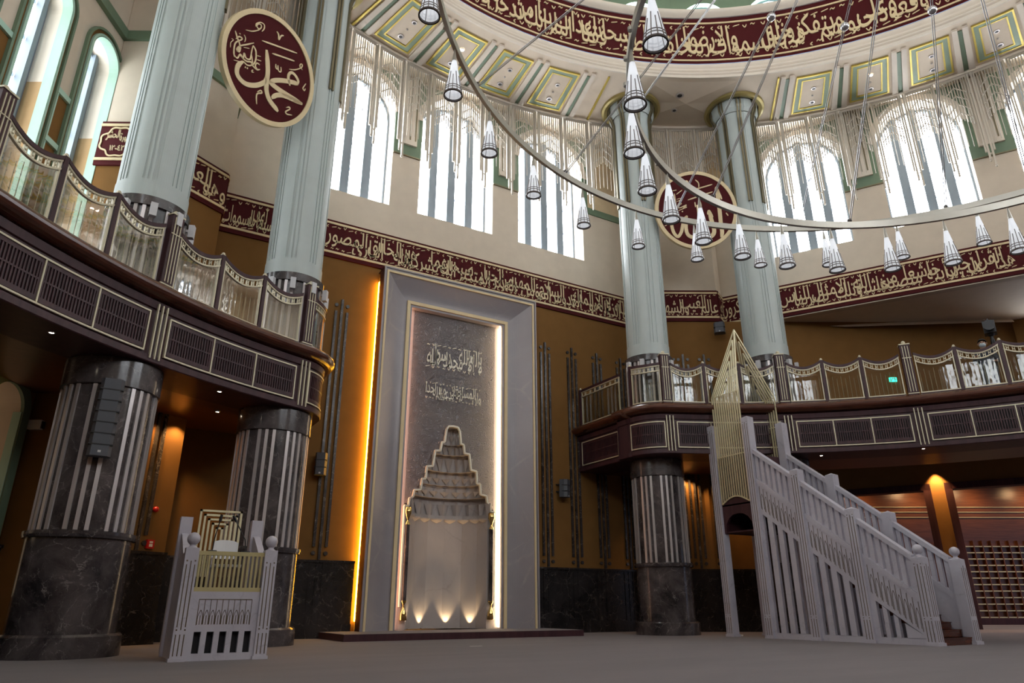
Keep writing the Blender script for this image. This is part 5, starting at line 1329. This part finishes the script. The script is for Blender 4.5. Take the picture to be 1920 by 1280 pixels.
m = MB(); m.box(cx - 0.28, cx + 0.28, cy - 0.32, cy + 0.3, 1.76, 1.82); m.build('seat', 'plastic_white', c)
for sx in (-1, 1):
    for sy, zt in ((-1, 1.78), (1, 1.98)):
        m = MB(); m.tube([(cx + sx * 0.26, cy + sy * 0.29, 1.26), (cx + sx * 0.24, cy + sy * 0.25, zt)], 0.02, 8); m.build('leg', 'steel', c)
for s, nm in ((-1, 'left'), (1, 'right')):
    x = PX + (-0.36 if s < 0 else 0.3); b = (x, PY + 0.32)
    t = thing('microphone', 'thin black gooseneck microphone on the preaching desk, the %s one' % nm, 'microphone', (x, PY + 0.32, 2.02), None)
    m = MB(); m.lathe([(0.0, 2.07), (0.09, 2.06), (0.1, 2.02), (0, 2.02)], b, 16); m.build('base', 'black', t)
    m = MB(); dx = 0.08 if s < 0 else -0.3
    m.tube([(x, b[1], 2.06), (x + dx * 0.15, b[1], 2.3), (x + dx * 0.6, b[1], 2.52), (x + dx * 0.9, b[1], 2.66)], 0.012, 8); m.build('gooseneck', 'black', t)
    m = MB(); m.tube([(x + dx * 0.88, b[1], 2.65), (x + dx * 1.12, b[1], 2.78)], 0.03, 10); m.build('capsule', 'black', t)

# ------------------------------------------------------------------ minbar: white marble staircase pulpit
MX0, MX1 = 8.0, 10.1
t = thing('minbar', 'tall white marble staircase pulpit with gold rod canopy in front of the right columns', 'staircase pulpit', (9.05, 12.0, 0))
PYS = [15.42, 13.72, 11.95, 10.18, 8.40]; PH = [7.38, 7.38, 5.2, 3.75, 2.26]
def railz(y): return 2.13 + 0.773 * (y - 8.40)
W = 0.3
for fx, sgn in ((MX0, -1), (MX1, 1)):
    for i, (y, h) in enumerate(zip(PYS, PH)):
        x = fx + sgn * -0.15; m = MB(); m.box(x - W / 2, x + W / 2, y - W / 2, y + W / 2, 0, h - 0.03)
        m.add([(x - W / 2, y - W / 2, h - 0.03), (x + W / 2, y - W / 2, h - 0.03), (x + W / 2, y + W / 2, h - 0.03), (x - W / 2, y + W / 2, h - 0.03), (x, y, h + 0.04)], [(0, 1, 4), (1, 2, 4), (2, 3, 4), (3, 0, 4)], False)
        m.box(x - W / 2 - 0.03, x + W / 2 + 0.03, y - W / 2 - 0.03, y + W / 2 + 0.03, 0, 0.08)
        p = m.build('post', 'white_marble', t)
        m = MB()
        for s in (-0.3, 0.0, 0.3):
            for z0, z1 in ((0.1, 0.62), (0.72, h - (0.2 if s == 0 else 0.26))):
                cx_, cy_ = x + sgn * (W / 2 + 0.001), y + s * W; m.box(cx_ - 0.004, cx_ + 0.004, cy_ - 0.009, cy_ + 0.009, z0, z1)
                if i == 4: cx_, cy_ = x + s * W, y - W / 2 - 0.001; m.box(cx_ - 0.009, cx_ + 0.009, cy_ - 0.004, cy_ + 0.004, z0, z1)
            for z in (0.67, h - 0.2):
                if s: cy_ = y + s * W; m.box(x + sgn * (W / 2) - 0.004, x + sgn * (W / 2) + 0.004, cy_ - 0.013, cy_ + 0.013, z - 0.013, z + 0.013)
        m.build('gold_flutes', 'groove', p)
        if i == 4: ball(p, x, y, h, 0.135)
    # side panels between the posts
    for i in (1, 2, 3):
        y1, y0 = PYS[i] - W / 2, PYS[i + 1] + W / 2; xa, xb = fx - sgn * 0.21, fx - sgn * 0.09
        x0, x1 = min(xa, xb), max(xa, xb); o = {1: 1.0, 2: 1.0, 3: 0.95}[i]
        R = lambda y: railz(y) + 0.05
        m = MB(); m.prism([(y0, R(y0) - 0.16), (y1, R(y1) - 0.16), (y1, R(y1)), (y0, R(y0))], x0 - 0.05, x1 + 0.05, 'yz'); m.build('handrail', 'white_marble', t)
        nb = 7; zl = lambda y: R(y) - 1.02
        for k in range(nb):
            f0 = (k + 0.28) / nb; f1 = (k + 0.9) / nb; ya, yb2 = y0 + (y1 - y0) * f0, y0 + (y1 - y0) * f1
            m = MB(); m.prism([(ya, zl(ya)), (yb2, zl(yb2)), (yb2, R(yb2) - 0.15), (ya, R(ya) - 0.15)], x0 + 0.015, x1 - 0.015, 'yz'); m.build('baluster', 'white_marble', t)
        m = MB()                              # solid band with arches, then a slotted skirt
        zb2 = lambda y: max(0.2, R(y) - 2.2)
        m.prism([(y0, zl(y0) - 0.18 - 0.0), (y1, zl(y1) - 0.18), (y1, zl(y1)), (y0, zl(y0))], x0 - 0.02, x1 + 0.02, 'yz')
        m.prism([(y0, max(0.0, zb2(y0))), (y1, zb2(y1)), (y1, zl(y1) - 0.17), (y0, max(0.05, zl(y0) - 0.17))], x0, x1, 'yz')
        m.prism([(y0, 0), (y1, 0), (y1, 0.17), (y0, 0.17)], x0, x1, 'yz')
        ns = 4 if i < 3 else 3; st = []
        for k in range(ns):
            st.append((y0 + (y1 - y0) * ((k + 0.3) / ns if i < 3 else 0.38 + 0.2 * k), y0 + (y1 - y0) * ((k + 0.3) / ns if i < 3 else 0.38 + 0.2 * k) + 0.17))
        ed = [y0] + [q for s in st for q in s] + [y1]
        for k in range(0, len(ed), 2):
            a, b = ed[k], ed[k + 1]; m.prism([(a, 0.16), (b, 0.16), (b, max(0.17, zb2(b) + 0.01)), (a, max(0.17, zb2(a) + 0.01))], x0, x1, 'yz')
        sp = m.build('side_panel', 'white_marble', t)
        m = MB(); na = 9; xo = fx - sgn * 0.088          # engraved pointed arches along the band
        for k in range(na + 1):
            y = y0 + 0.08 + (y1 - y0 - 0.16) * k / na; za, zt = R(y) - 2.02, zl(y) - 0.24
            if za < 0.12: continue
            m.box(xo - 0.004, xo + 0.004, y - 0.007, y + 0.007, za, zt)
            if k < na:
                y2 = y + (y1 - y0 - 0.16) / na; c_ = (y + y2) / 2; zt2 = zl(c_) - 0.62
                for s in (-1, 1):
                    P = [(c_ + s * 0.045, R(c_) - 2.0), (c_ + s * 0.045, zt2), (c_ + s * 0.025, zt2 + 0.1), (c_, zt2 + 0.17)]
                    for (a, b), (a2, b2) in zip(P[:-1], P[1:]): m.bar((xo, a, b), (xo, a2, b2), 0.009, 0.01, up=(1, 0, 0))
        if m.v: m.build('arched_relief', 'groove', sp)
ns = 23
for k in range(ns):                            # treads
    y0 = 8.35 + 0.245 * k; z = 0.19 * (k + 1); m = MB(); m.box(MX0 + 0.28, MX1 - 0.28, y0, y0 + 0.34, max(0, z - 0.22), z)
    m.box(MX0 + 0.28, MX1 - 0.28, y0 - 0.02, y0 + 0.34, z - 0.03, z); m.build('stair_tread', 'wood_red', t)
m = MB(); m.box(MX0 + 0.1, MX1 - 0.1, 13.87, 15.27, 4.35, 6.1); m.build('canopy_box', 'wood', t)
m = MB()                                       # arch cut below the box, seen from the side
for fx in (MX0 + 0.1, MX1 - 0.2):
    for k in range(8):
        a0, a1 = pi * k / 8, pi * (k + 1) / 8; f = lambda a: (14.57 - 0.62 * cos(a), 3.45 + 0.62 * sin(a) ** 0.8)
        (ya, za), (yb2, zb3) = f(a0), f(a1); m.prism([(ya, za), (yb2, zb3), (yb2, 4.4), (ya, 4.4)], fx, fx + 0.1, 'yz')
    m.box(fx, fx + 0.1, 13.87, 13.96, 3.4, 4.4); m.box(fx, fx + 0.1, 15.18, 15.27, 3.4, 4.4)
    m.build('under_arch', 'wood', t); m = MB()
m.box(MX1 - 0.16, MX1 - 0.12, 13.87, 15.27, 3.4, 4.4); m.box(MX0 + 0.2, MX1 - 0.16, 15.22, 15.27, 3.4, 4.4); m.build('under_back', 'wood', t)
m = MB(); m.box(MX0 + 0.15, MX1 - 0.15, 13.87, 15.27, 3.42, 3.47); m.build('under_board', 'wood', t)
TIP = (9.05, 14.6, 11.25)
for fx, sgn in ((MX0 + 0.06, -1), (MX1 - 0.06, 1)):  # gold rod canopy: two rod screens meeting in a spire
    nr = 13; ya, yb2 = 13.92, 15.2; zk = 8.42
    for k in range(nr):
        f = k / (nr - 1); y = ya + (yb2 - ya) * f
        zb4 = 4.42 + 0.24 * sin(pi * f) if sgn < 0 else 6.1
        m = MB(); m.bar((fx, y, zb4), (fx, y, zk), 0.034, 0.05, up=(1, 0, 0))
        # upper part: nested chevrons, rods running parallel to the two slopes and ending on the centre ridge
        base = Vector((fx, y, zk)); T = Vector(TIP); mid = Vector((fx, (ya + yb2) / 2, zk)); edge = Vector((fx, ya if f <= 0.5 else yb2, zk))
        g = 1 - abs(f - 0.5) * 2                # 0 at the edges, 1 in the middle
        end = T + (mid - T) * g
        if g < 0.98: m.bar(tuple(base), tuple(end), 0.034, 0.05, up=(1, 0, 0))
        m.build('gold_rod', 'gold_rod', t)
    m = MB()
    for z in ((4.42, 6.12, zk) if sgn < 0 else (6.12, 7.3, zk)):
        if z == 4.42:
            for k in range(10):
                f0, f1 = k / 10, (k + 1) / 10; m.bar((fx, ya + (yb2 - ya) * f0, 4.42 + 0.24 * sin(pi * f0)), (fx, ya + (yb2 - ya) * f1, 4.42 + 0.24 * sin(pi * f1)), 0.05)
        else: m.bar((fx, ya, z), (fx, yb2, z), 0.03)
    m.build('gold_binding', 'gold_rod', t)

# ------------------------------------------------------------------ loudspeakers, cameras, alarms
def line_array(name, label, c, dirn, w, h, d, tiers, tilt=0.0):
    t = thing(name, label, 'speaker', c); u = Vector((dirn[1], -dirn[0], 0)); n = Vector((dirn[0], dirn[1], 0)); C = Vector(c)
    ct, st = cos(tilt), sin(tilt)
    def mp(p): a = Vector((0, 0, 1)) * ct + n * st; nn = n * ct - Vector((0, 0, 1)) * st; return tuple(C + u * p[0] + nn * p[1] + a * p[2])
    m = MB(mp); m.box(-w / 2, w / 2, 0, d * 0.6, 0, h); m.prism([(-w / 2, d * 0.6), (w / 2, d * 0.6), (w * 0.36, d), (-w * 0.36, d)], 0, h, 'xy'); m.build('cabinet', 'speaker', t)
    m = MB(mp)
    for k in range(1, tiers): m.box(-w * 0.5 - 0.004, w * 0.5 + 0.004, d * 0.3, d + 0.006, h * k / tiers - 0.012, h * k / tiers + 0.012)
    m.build('joints', 'speaker_dark', t)
    m = MB(mp); m.box(-0.03, 0.03, d - 0.004, d + 0.008, h * 0.04, h * 0.04 + 0.05); m.build('badge', 'plastic_white', t)
    m = MB(mp); m.box(-0.05, 0.05, -0.25, 0.02, h * 0.3, h * 0.36); m.box(-0.05, 0.05, -0.25, 0.02, h * 0.7, h * 0.76); m.build('bracket', 'black', t)
x, y = polar(19.353, COLAZ[1])[:2]
a = atan2(-11.635 - x, -3.269 - y); dv = (sin(a), cos(a))
line_array('column_speaker', 'tall grey column speaker strapped to the left-edge column', (x + dv[0] * 1.08, y + dv[1] * 1.08, 4.0), dv, 0.46, 1.72, 0.26, 7)
line_array('wall_speaker', 'grey wall loudspeaker left of the glowing prayer niche edge', (-5.08, 21.05, 5.2), (-0.35, -0.93), 0.4, 0.75, 0.34, 3, 0.03)
line_array('wall_speaker', 'grey wall loudspeaker on the mustard wall right of the prayer niche', (4.97, 21.05, 5.18), (0.55, -0.83), 0.4, 0.72, 0.34, 3, 0.03)
p = bay(30)((1.45, CORN, 12.8)); line_array('wall_speaker', 'small grey loudspeaker high on the corner wall beside the canopy spire', (p[0] - 0.2, p[1] - 0.35, p[2]), (-0.75, -0.66), 0.5, 0.5, 0.4, 2)
p = bay(-60)((9.62, WALL - 0.12, 5.35)); t = thing('camera', 'small white wall camera beside the low arched window at the left edge', 'camera', p)
m = MB(bay(-60)); m.box(9.5, 9.72, WALL - 0.42, WALL - 0.08, 5.35, 5.6); m.build('housing', 'plastic_white', t)
m = MB(bay(-60)); m.box(9.53, 9.69, WALL - 0.45, WALL - 0.42, 5.38, 5.57); m.build('lens', 'black', t)
p = bay(-30)((1.06, CORN - 0.08, 3.58)); m = MB(); m.sphere(p, 0.085, 16, 10); tag(m.build('alarm_sounder', 'red'), 'round red alarm sounder on the left corner wall', 'alarm')
t = thing('fire_call_point', 'small red fire call point above the wainscot behind the preaching desk', 'alarm', bay(-30)((1.08, CORN, 2.5)))
m = MB(bay(-30)); m.box(0.97, 1.19, CORN - 0.1, CORN, 2.5, 2.74); m.build('box', 'red', t)
m = MB(bay(-30)); m.box(1.03, 1.13, CORN - 0.112, CORN - 0.1, 2.55, 2.63); m.box(1.03, 1.13, CORN - 0.112, CORN - 0.1, 2.65, 2.7); m.build('label', 'paper', t)
m = MB(); m.box(-2.5, -2.15, 14.48, 14.52, 0.0, 0.005); tag(m.build('tape_strip', 'paper', loc=(-2.33, 14.5, 0)), 'thin white strip of tape on the carpet in front of the prayer niche step', 'tape')
m = MB(); m.prism([(8.59 + 0.09 * cos(k) * (1 + 0.3 * sin(3 * k)), 15.48 + 0.08 * sin(k)) for k in [2 * pi * q / 9 for q in range(9)]], 0, 0.05, 'xy'); tag(m.build('crumpled_tissue', 'paper'), 'crumpled white tissue on the carpet behind the staircase pulpit', 'tissue')

# ------------------------------------------------------------------ vestibule: shoe shelves and panelling seen through the right doorway
B30 = bay(30)
t = thing('shoe_rack', 'wooden shoe rack with brass edged shelves beyond the right doorway', 'shelf', B30((19.3, 33.0, 0)))
U0, U1, DD = 17.35, 24.6, 33.0
m = MB(B30); m.box(U0, U1, DD + 0.16, DD + 0.65, 0.3, 4.5); m.build('back_panel', 'shelf_wood', t)
m = MB(B30); m.box(U0, U1, DD, DD + 0.6, 0.0, 0.35); m.build('plinth', 'wood', t)
for k in range(12):
    z = 0.36 + 0.345 * k; m = MB(B30); m.box(U0, U1, DD + 0.03, DD + 0.6, z, z + 0.04); sh = m.build('shelf', 'shelf_wood', t)
    m = MB(B30); m.box(U0, U1, DD, DD + 0.03, z - 0.01, z + 0.05); m.build('brass_edge', 'gold_rod', sh)
for k in range(15):
    u = U0 + (U1 - U0) * k / 14; m = MB(B30); m.box(u - 0.022, u + 0.022, DD - 0.02, DD + 0.6, 0.3, 4.5); m.build('upright', 'shelf_wood', t)
t = thing('wood_panelling', 'wood panelling with three thin brass lines above the shoe rack', 'panelling', B30((17, 34.3, 0)))
m = MB(B30); m.box(3, 28, 34.25, 34.38, 0, 7.0); m.build('panel', 'shelf_wood', t)
for z in (5.92, 6.23, 6.52):
    m = MB(B30); m.box(3, 28, 34.2, 34.26, z, z + 0.05); m.build('brass_line', 'gold_rod', t)
t = thing('dark_cabinet', 'dark cabinet seen through the doorway behind the staircase pulpit', 'cabinet', B30((11.8, 33.2, 0)))
m = MB(B30); m.box(9.5, 14.6, 33.0, 34.2, 0, 3.0); m.build('body', 'wood', t)
m = MB(B30); m.box(9.4, 14.7, 32.9, 34.2, 3.0, 3.1); m.build('top', 'shelf_wood', t)

# ------------------------------------------------------------------ camera operator on the right gallery
OU, OD = 0.4, 20.5
def op(p): return bay(60)(p)
def person(base, face_az):
    """standing figure 1.75 m tall in hall units, one skinned body, head, hair, mask and clothes"""
    H = 1.75 / S; k = H / 1.75; bx, by, bz = base
    t = thing('person', 'person with a pale mask standing behind the right gallery rail next to a video camera', 'person', base)
    ca, sa = cos(rad(face_az)), sin(rad(face_az))
    def w(x, y, z): return (bx + k * (x * ca + y * sa), by + k * (-x * sa + y * ca), bz + k * z)   # y forward, x right
    V = {'pel': ((0, 0, 0.95), 0.145), 'sp': ((0, 0.0, 1.15), 0.14), 'ch': ((0, 0.0, 1.33), 0.155), 'nk': ((0, 0.0, 1.47), 0.06), 'hd0': ((0, 0.02, 1.55), 0.07), 'hd': ((0, 0.03, 1.63), 0.092), 'hd2': ((0, 0.02, 1.7), 0.07)}
    for s, n in ((-1, 'l'), (1, 'r')):
        V['sh' + n] = ((s * 0.18, 0, 1.4), 0.07); V['el' + n] = ((s * 0.25, 0.05, 1.14), 0.048); V['wr' + n] = ((s * 0.2, 0.28, 1.2 if n == 'r' else 1.05), 0.033); V['pa' + n] = ((s * 0.19, 0.36, 1.23 if n == 'r' else 1.05), 0.036)
        V['hp' + n] = ((s * 0.1, 0, 0.9), 0.1); V['kn' + n] = ((s * 0.11, 0.02, 0.5), 0.065); V['an' + n] = ((s * 0.11, -0.01, 0.1), 0.045); V['to' + n] = ((s * 0.12, 0.15, 0.04), 0.042)
        for f in range(5):
            o = (f - 1.5) * 0.02; L = (0.09, 0.1, 0.095, 0.075, 0.06)[f]
            if f < 4: V['f%d%s' % (f, n)] = ((s * 0.19 + o, 0.43, V['pa' + n][0][2] + 0.0), 0.009); V['g%d%s' % (f, n)] = ((s * 0.19 + o, 0.43 + L * 0.5, V['pa' + n][0][2] - 0.03), 0.008)
            else: V['f4' + n] = ((s * 0.19 - s * 0.05, 0.38, V['pa' + n][0][2] + 0.01), 0.01); V['g4' + n] = ((s * 0.19 - s * 0.06, 0.43, V['pa' + n][0][2]), 0.009)
    E = [('pel', 'sp'), ('sp', 'ch'), ('ch', 'nk'), ('nk', 'hd0'), ('hd0', 'hd'), ('hd', 'hd2')]
    for n in 'lr':
        E += [('ch', 'sh' + n), ('sh' + n, 'el' + n), ('el' + n, 'wr' + n), ('wr' + n, 'pa' + n), ('pel', 'hp' + n), ('hp' + n, 'kn' + n), ('kn' + n, 'an' + n), ('an' + n, 'to' + n)]
        for f in range(5): E += [('pa' + n, 'f%d%s' % (f, n)), ('f%d%s' % (f, n), 'g%d%s' % (f, n))]
    keys = list(V); me = bpy.data.meshes.new('body')
    o0 = Vector(base)
    me.from_pydata([tuple(Vector(w(*V[q][0])) - o0) for q in keys], [(keys.index(a), keys.index(b)) for a, b in E], [])
    ob = bpy.data.objects.new('body', me); COL.objects.link(ob); ob.parent = t
    md = ob.modifiers.new('skin', 'SKIN'); md.use_smooth_shade = True
    sv = me.skin_vertices[0].data
    for i, q in enumerate(keys): sv[i].radius = (V[q][1] * k, V[q][1] * k)
    sv[0].use_root = True
    ob.modifiers.new('sub', 'SUBSURF').levels = 2; ob.modifiers['sub'].render_levels = 2
    dg = bpy.context.evaluated_depsgraph_get(); dg.update()
    new = bpy.data.meshes.new_from_object(ob.evaluated_get(dg)); ob.modifiers.clear(); ob.data = new; bpy.data.meshes.remove(me)
    new.materials.clear(); new.materials.append(M['skin']); new.materials.append(M['cloth'])
    for p in new.polygons:
        z = p.center.z / k
        ly = (p.center.x * sa + p.center.y * ca) / k
        p.material_index = 0 if (z > 1.455 or ly > 0.3) else 1
        p.use_smooth = True
    def ell(name, c, r, mt, zmin=None, ymax=None):
        m = MB(); q = MB(); q.sphere((0, 0, 0), 1, 20, 14)
        for v in q.v: m.v.append(w(c[0] + v[0] * r[0], c[1] + v[1] * r[1], c[2] + v[2] * r[2]))
        for f in q.f:
            zc = sum(q.v[i][2] for i in f) / len(f); yc = sum(q.v[i][1] for i in f) / len(f)
            if (zmin is not None and zc < zmin + 0.9 * max(0, yc)) or (ymax is not None and yc < ymax): continue
            m.f.append(f); m.mi.append(0); m.sm.append(True)
        return m.build(name, mt, t)
    ell('hair', (0, 0.01, 1.655), (0.098, 0.115, 0.115), 'hair', zmin=-0.25)
    ell('face_mask', (0, 0.04, 1.585), (0.075, 0.1, 0.065), 'mask', ymax=0.15)
    ell('nose', (0, 0.125, 1.63), (0.014, 0.02, 0.026), 'skin')
    for s in (-1, 1):
        ell('eye', (s * 0.034, 0.108, 1.655), (0.014, 0.012, 0.009), 'hair'); ell('ear', (s * 0.092, 0.01, 1.63), (0.012, 0.024, 0.034), 'skin')
    return t
az_cam = deg(atan2(-11.635 - op((OU, OD, 0))[0], -3.269 - op((OU, OD, 0))[1]))
person(op((OU, OD, ZF - 0.02)), az_cam)
q = op((OU + 0.42, OD + 0.45, ZF - 0.02)); t = thing('video_camera', 'black video camera on a tripod behind the right gallery rail', 'camera', q)
dx, dy = sin(rad(az_cam)), cos(rad(az_cam)); zc = q[2] + 3.42
m = MB(); u = (dx, dy, 0)
m.bar((q[0] - dx * 0.35, q[1] - dy * 0.35, zc), (q[0] + dx * 0.3, q[1] + dy * 0.3, zc - 0.05), 0.42, 0.5); m.build('camera_body', 'black', t)
m = MB(); m.tube([(q[0] + dx * 0.28, q[1] + dy * 0.28, zc - 0.05), (q[0] + dx * 0.62, q[1] + dy * 0.62, zc - 0.08)], [0.17, 0.21], 16); m.build('lens', 'black', t)
m = MB(); m.bar((q[0] - dx * 0.3, q[1] - dy * 0.3, zc + 0.3), (q[0] + dx * 0.2, q[1] + dy * 0.2, zc + 0.3), 0.06, 0.05); m.bar((q[0], q[1], zc + 0.15), (q[0], q[1], zc + 0.32), 0.05); m.build('handle', 'black', t)
m = MB(); m.sphere((q[0], q[1], zc - 0.28), 0.13, 12, 8); m.build('tripod_head', 'black', t)
for j in range(3):
    a = 2 * pi * j / 3 + 0.4; m = MB(); m.tube([(q[0], q[1], zc - 0.3), (q[0] + 0.55 * sin(a), q[1] + 0.55 * cos(a), q[2] + 0.02)], [0.045, 0.03], 8); m.build('tripod_leg', 'black', t)
# small green exit sign seen through the right balustrade
t = thing('exit_sign', 'small glowing green exit sign on the back wall of the right gallery', 'sign', B30((9.32, CORN - 0.06, 10.6)))
m = MB(B30); m.box(9.16, 9.48, CORN - 0.08, CORN, 10.64, 10.84); m.build('panel', 'exit_green', t)
m = MB(B30); m.bar((9.2, CORN - 0.085, 10.66), (9.28, CORN - 0.085, 10.8), 0.03); m.bar((9.28, CORN - 0.085, 10.8), (9.45, CORN - 0.085, 10.74), 0.03); m.build('pictogram', 'paper', t)

# ------------------------------------------------------------------ lamps that are on in the room, plus added fills for the panelling
def spot(name, loc, rot, energy, color, size, blend=0.6, soft=0.05):
    d = bpy.data.lights.new(name, 'SPOT'); d.energy = energy; d.color = color; d.spot_size = rad(size); d.spot_blend = blend; d.shadow_soft_size = soft
    o = bpy.data.objects.new(name, d); COL.objects.link(o); o.location = loc; o.rotation_euler = rot; return o
WARM = (1.0, 0.55, 0.2)
p = hp((-2.0, 27.7, 7.3)); spot('pier_downlight', p, (0, 0, 0), 700, WARM, 75)
for u in (-0.9, 0.3, 1.3):
    p = bay(-30)((u, CORN - 0.35, 6.3)); spot('corner_downlight', p, (0, 0, 0), 110, WARM, 110)
for u in (-0.6, 0.9, 1.9):
    p = bay(30)((u, CORN - 0.35, 6.3)); spot('corner_downlight', p, (0, 0, 0), 110, WARM, 110)
for u in (13.0, 17.5, 20.5):
    p = bay(30)((u, 31.0, 7.7)); spot('vestibule_downlight', p, (rad(-15), 0, rad(-30)), 420, (1.0, 0.7, 0.42), 110)
for u in (9.0, 12.5, 16.0, 19.5, 23.0):
    p = bay(30)((u, 33.0, 7.6)); spot('panelling_downlight', p, (rad(35), 0, rad(-30)), 85, (1.0, 0.62, 0.3), 150, 1.0, 0.3)  # added soft spots to brighten the panelling, no fixtures behind them
p = hp((2.0, 25.0, 7.7)); spot('passage_downlight', p, (0, 0, 0), 500, (1.0, 0.62, 0.42), 120)
p = hp((8.5, 24.0, 7.7)); spot('passage_downlight', p, (0, 0, 0), 700, (1.0, 0.62, 0.42), 120)

# ------------------------------------------------------------------ hall units -> metres
bpy.context.view_layer.update()
done = set()
for o in scene.objects:
    o.location = o.location * S
    if o.type == 'MESH' and o.data.name not in done:
        done.add(o.data.name); o.data.transform(Matrix.Scale(S, 4))
    elif o.type == 'LIGHT':
        o.data.energy *= S * S; o.data.shadow_soft_size *= S
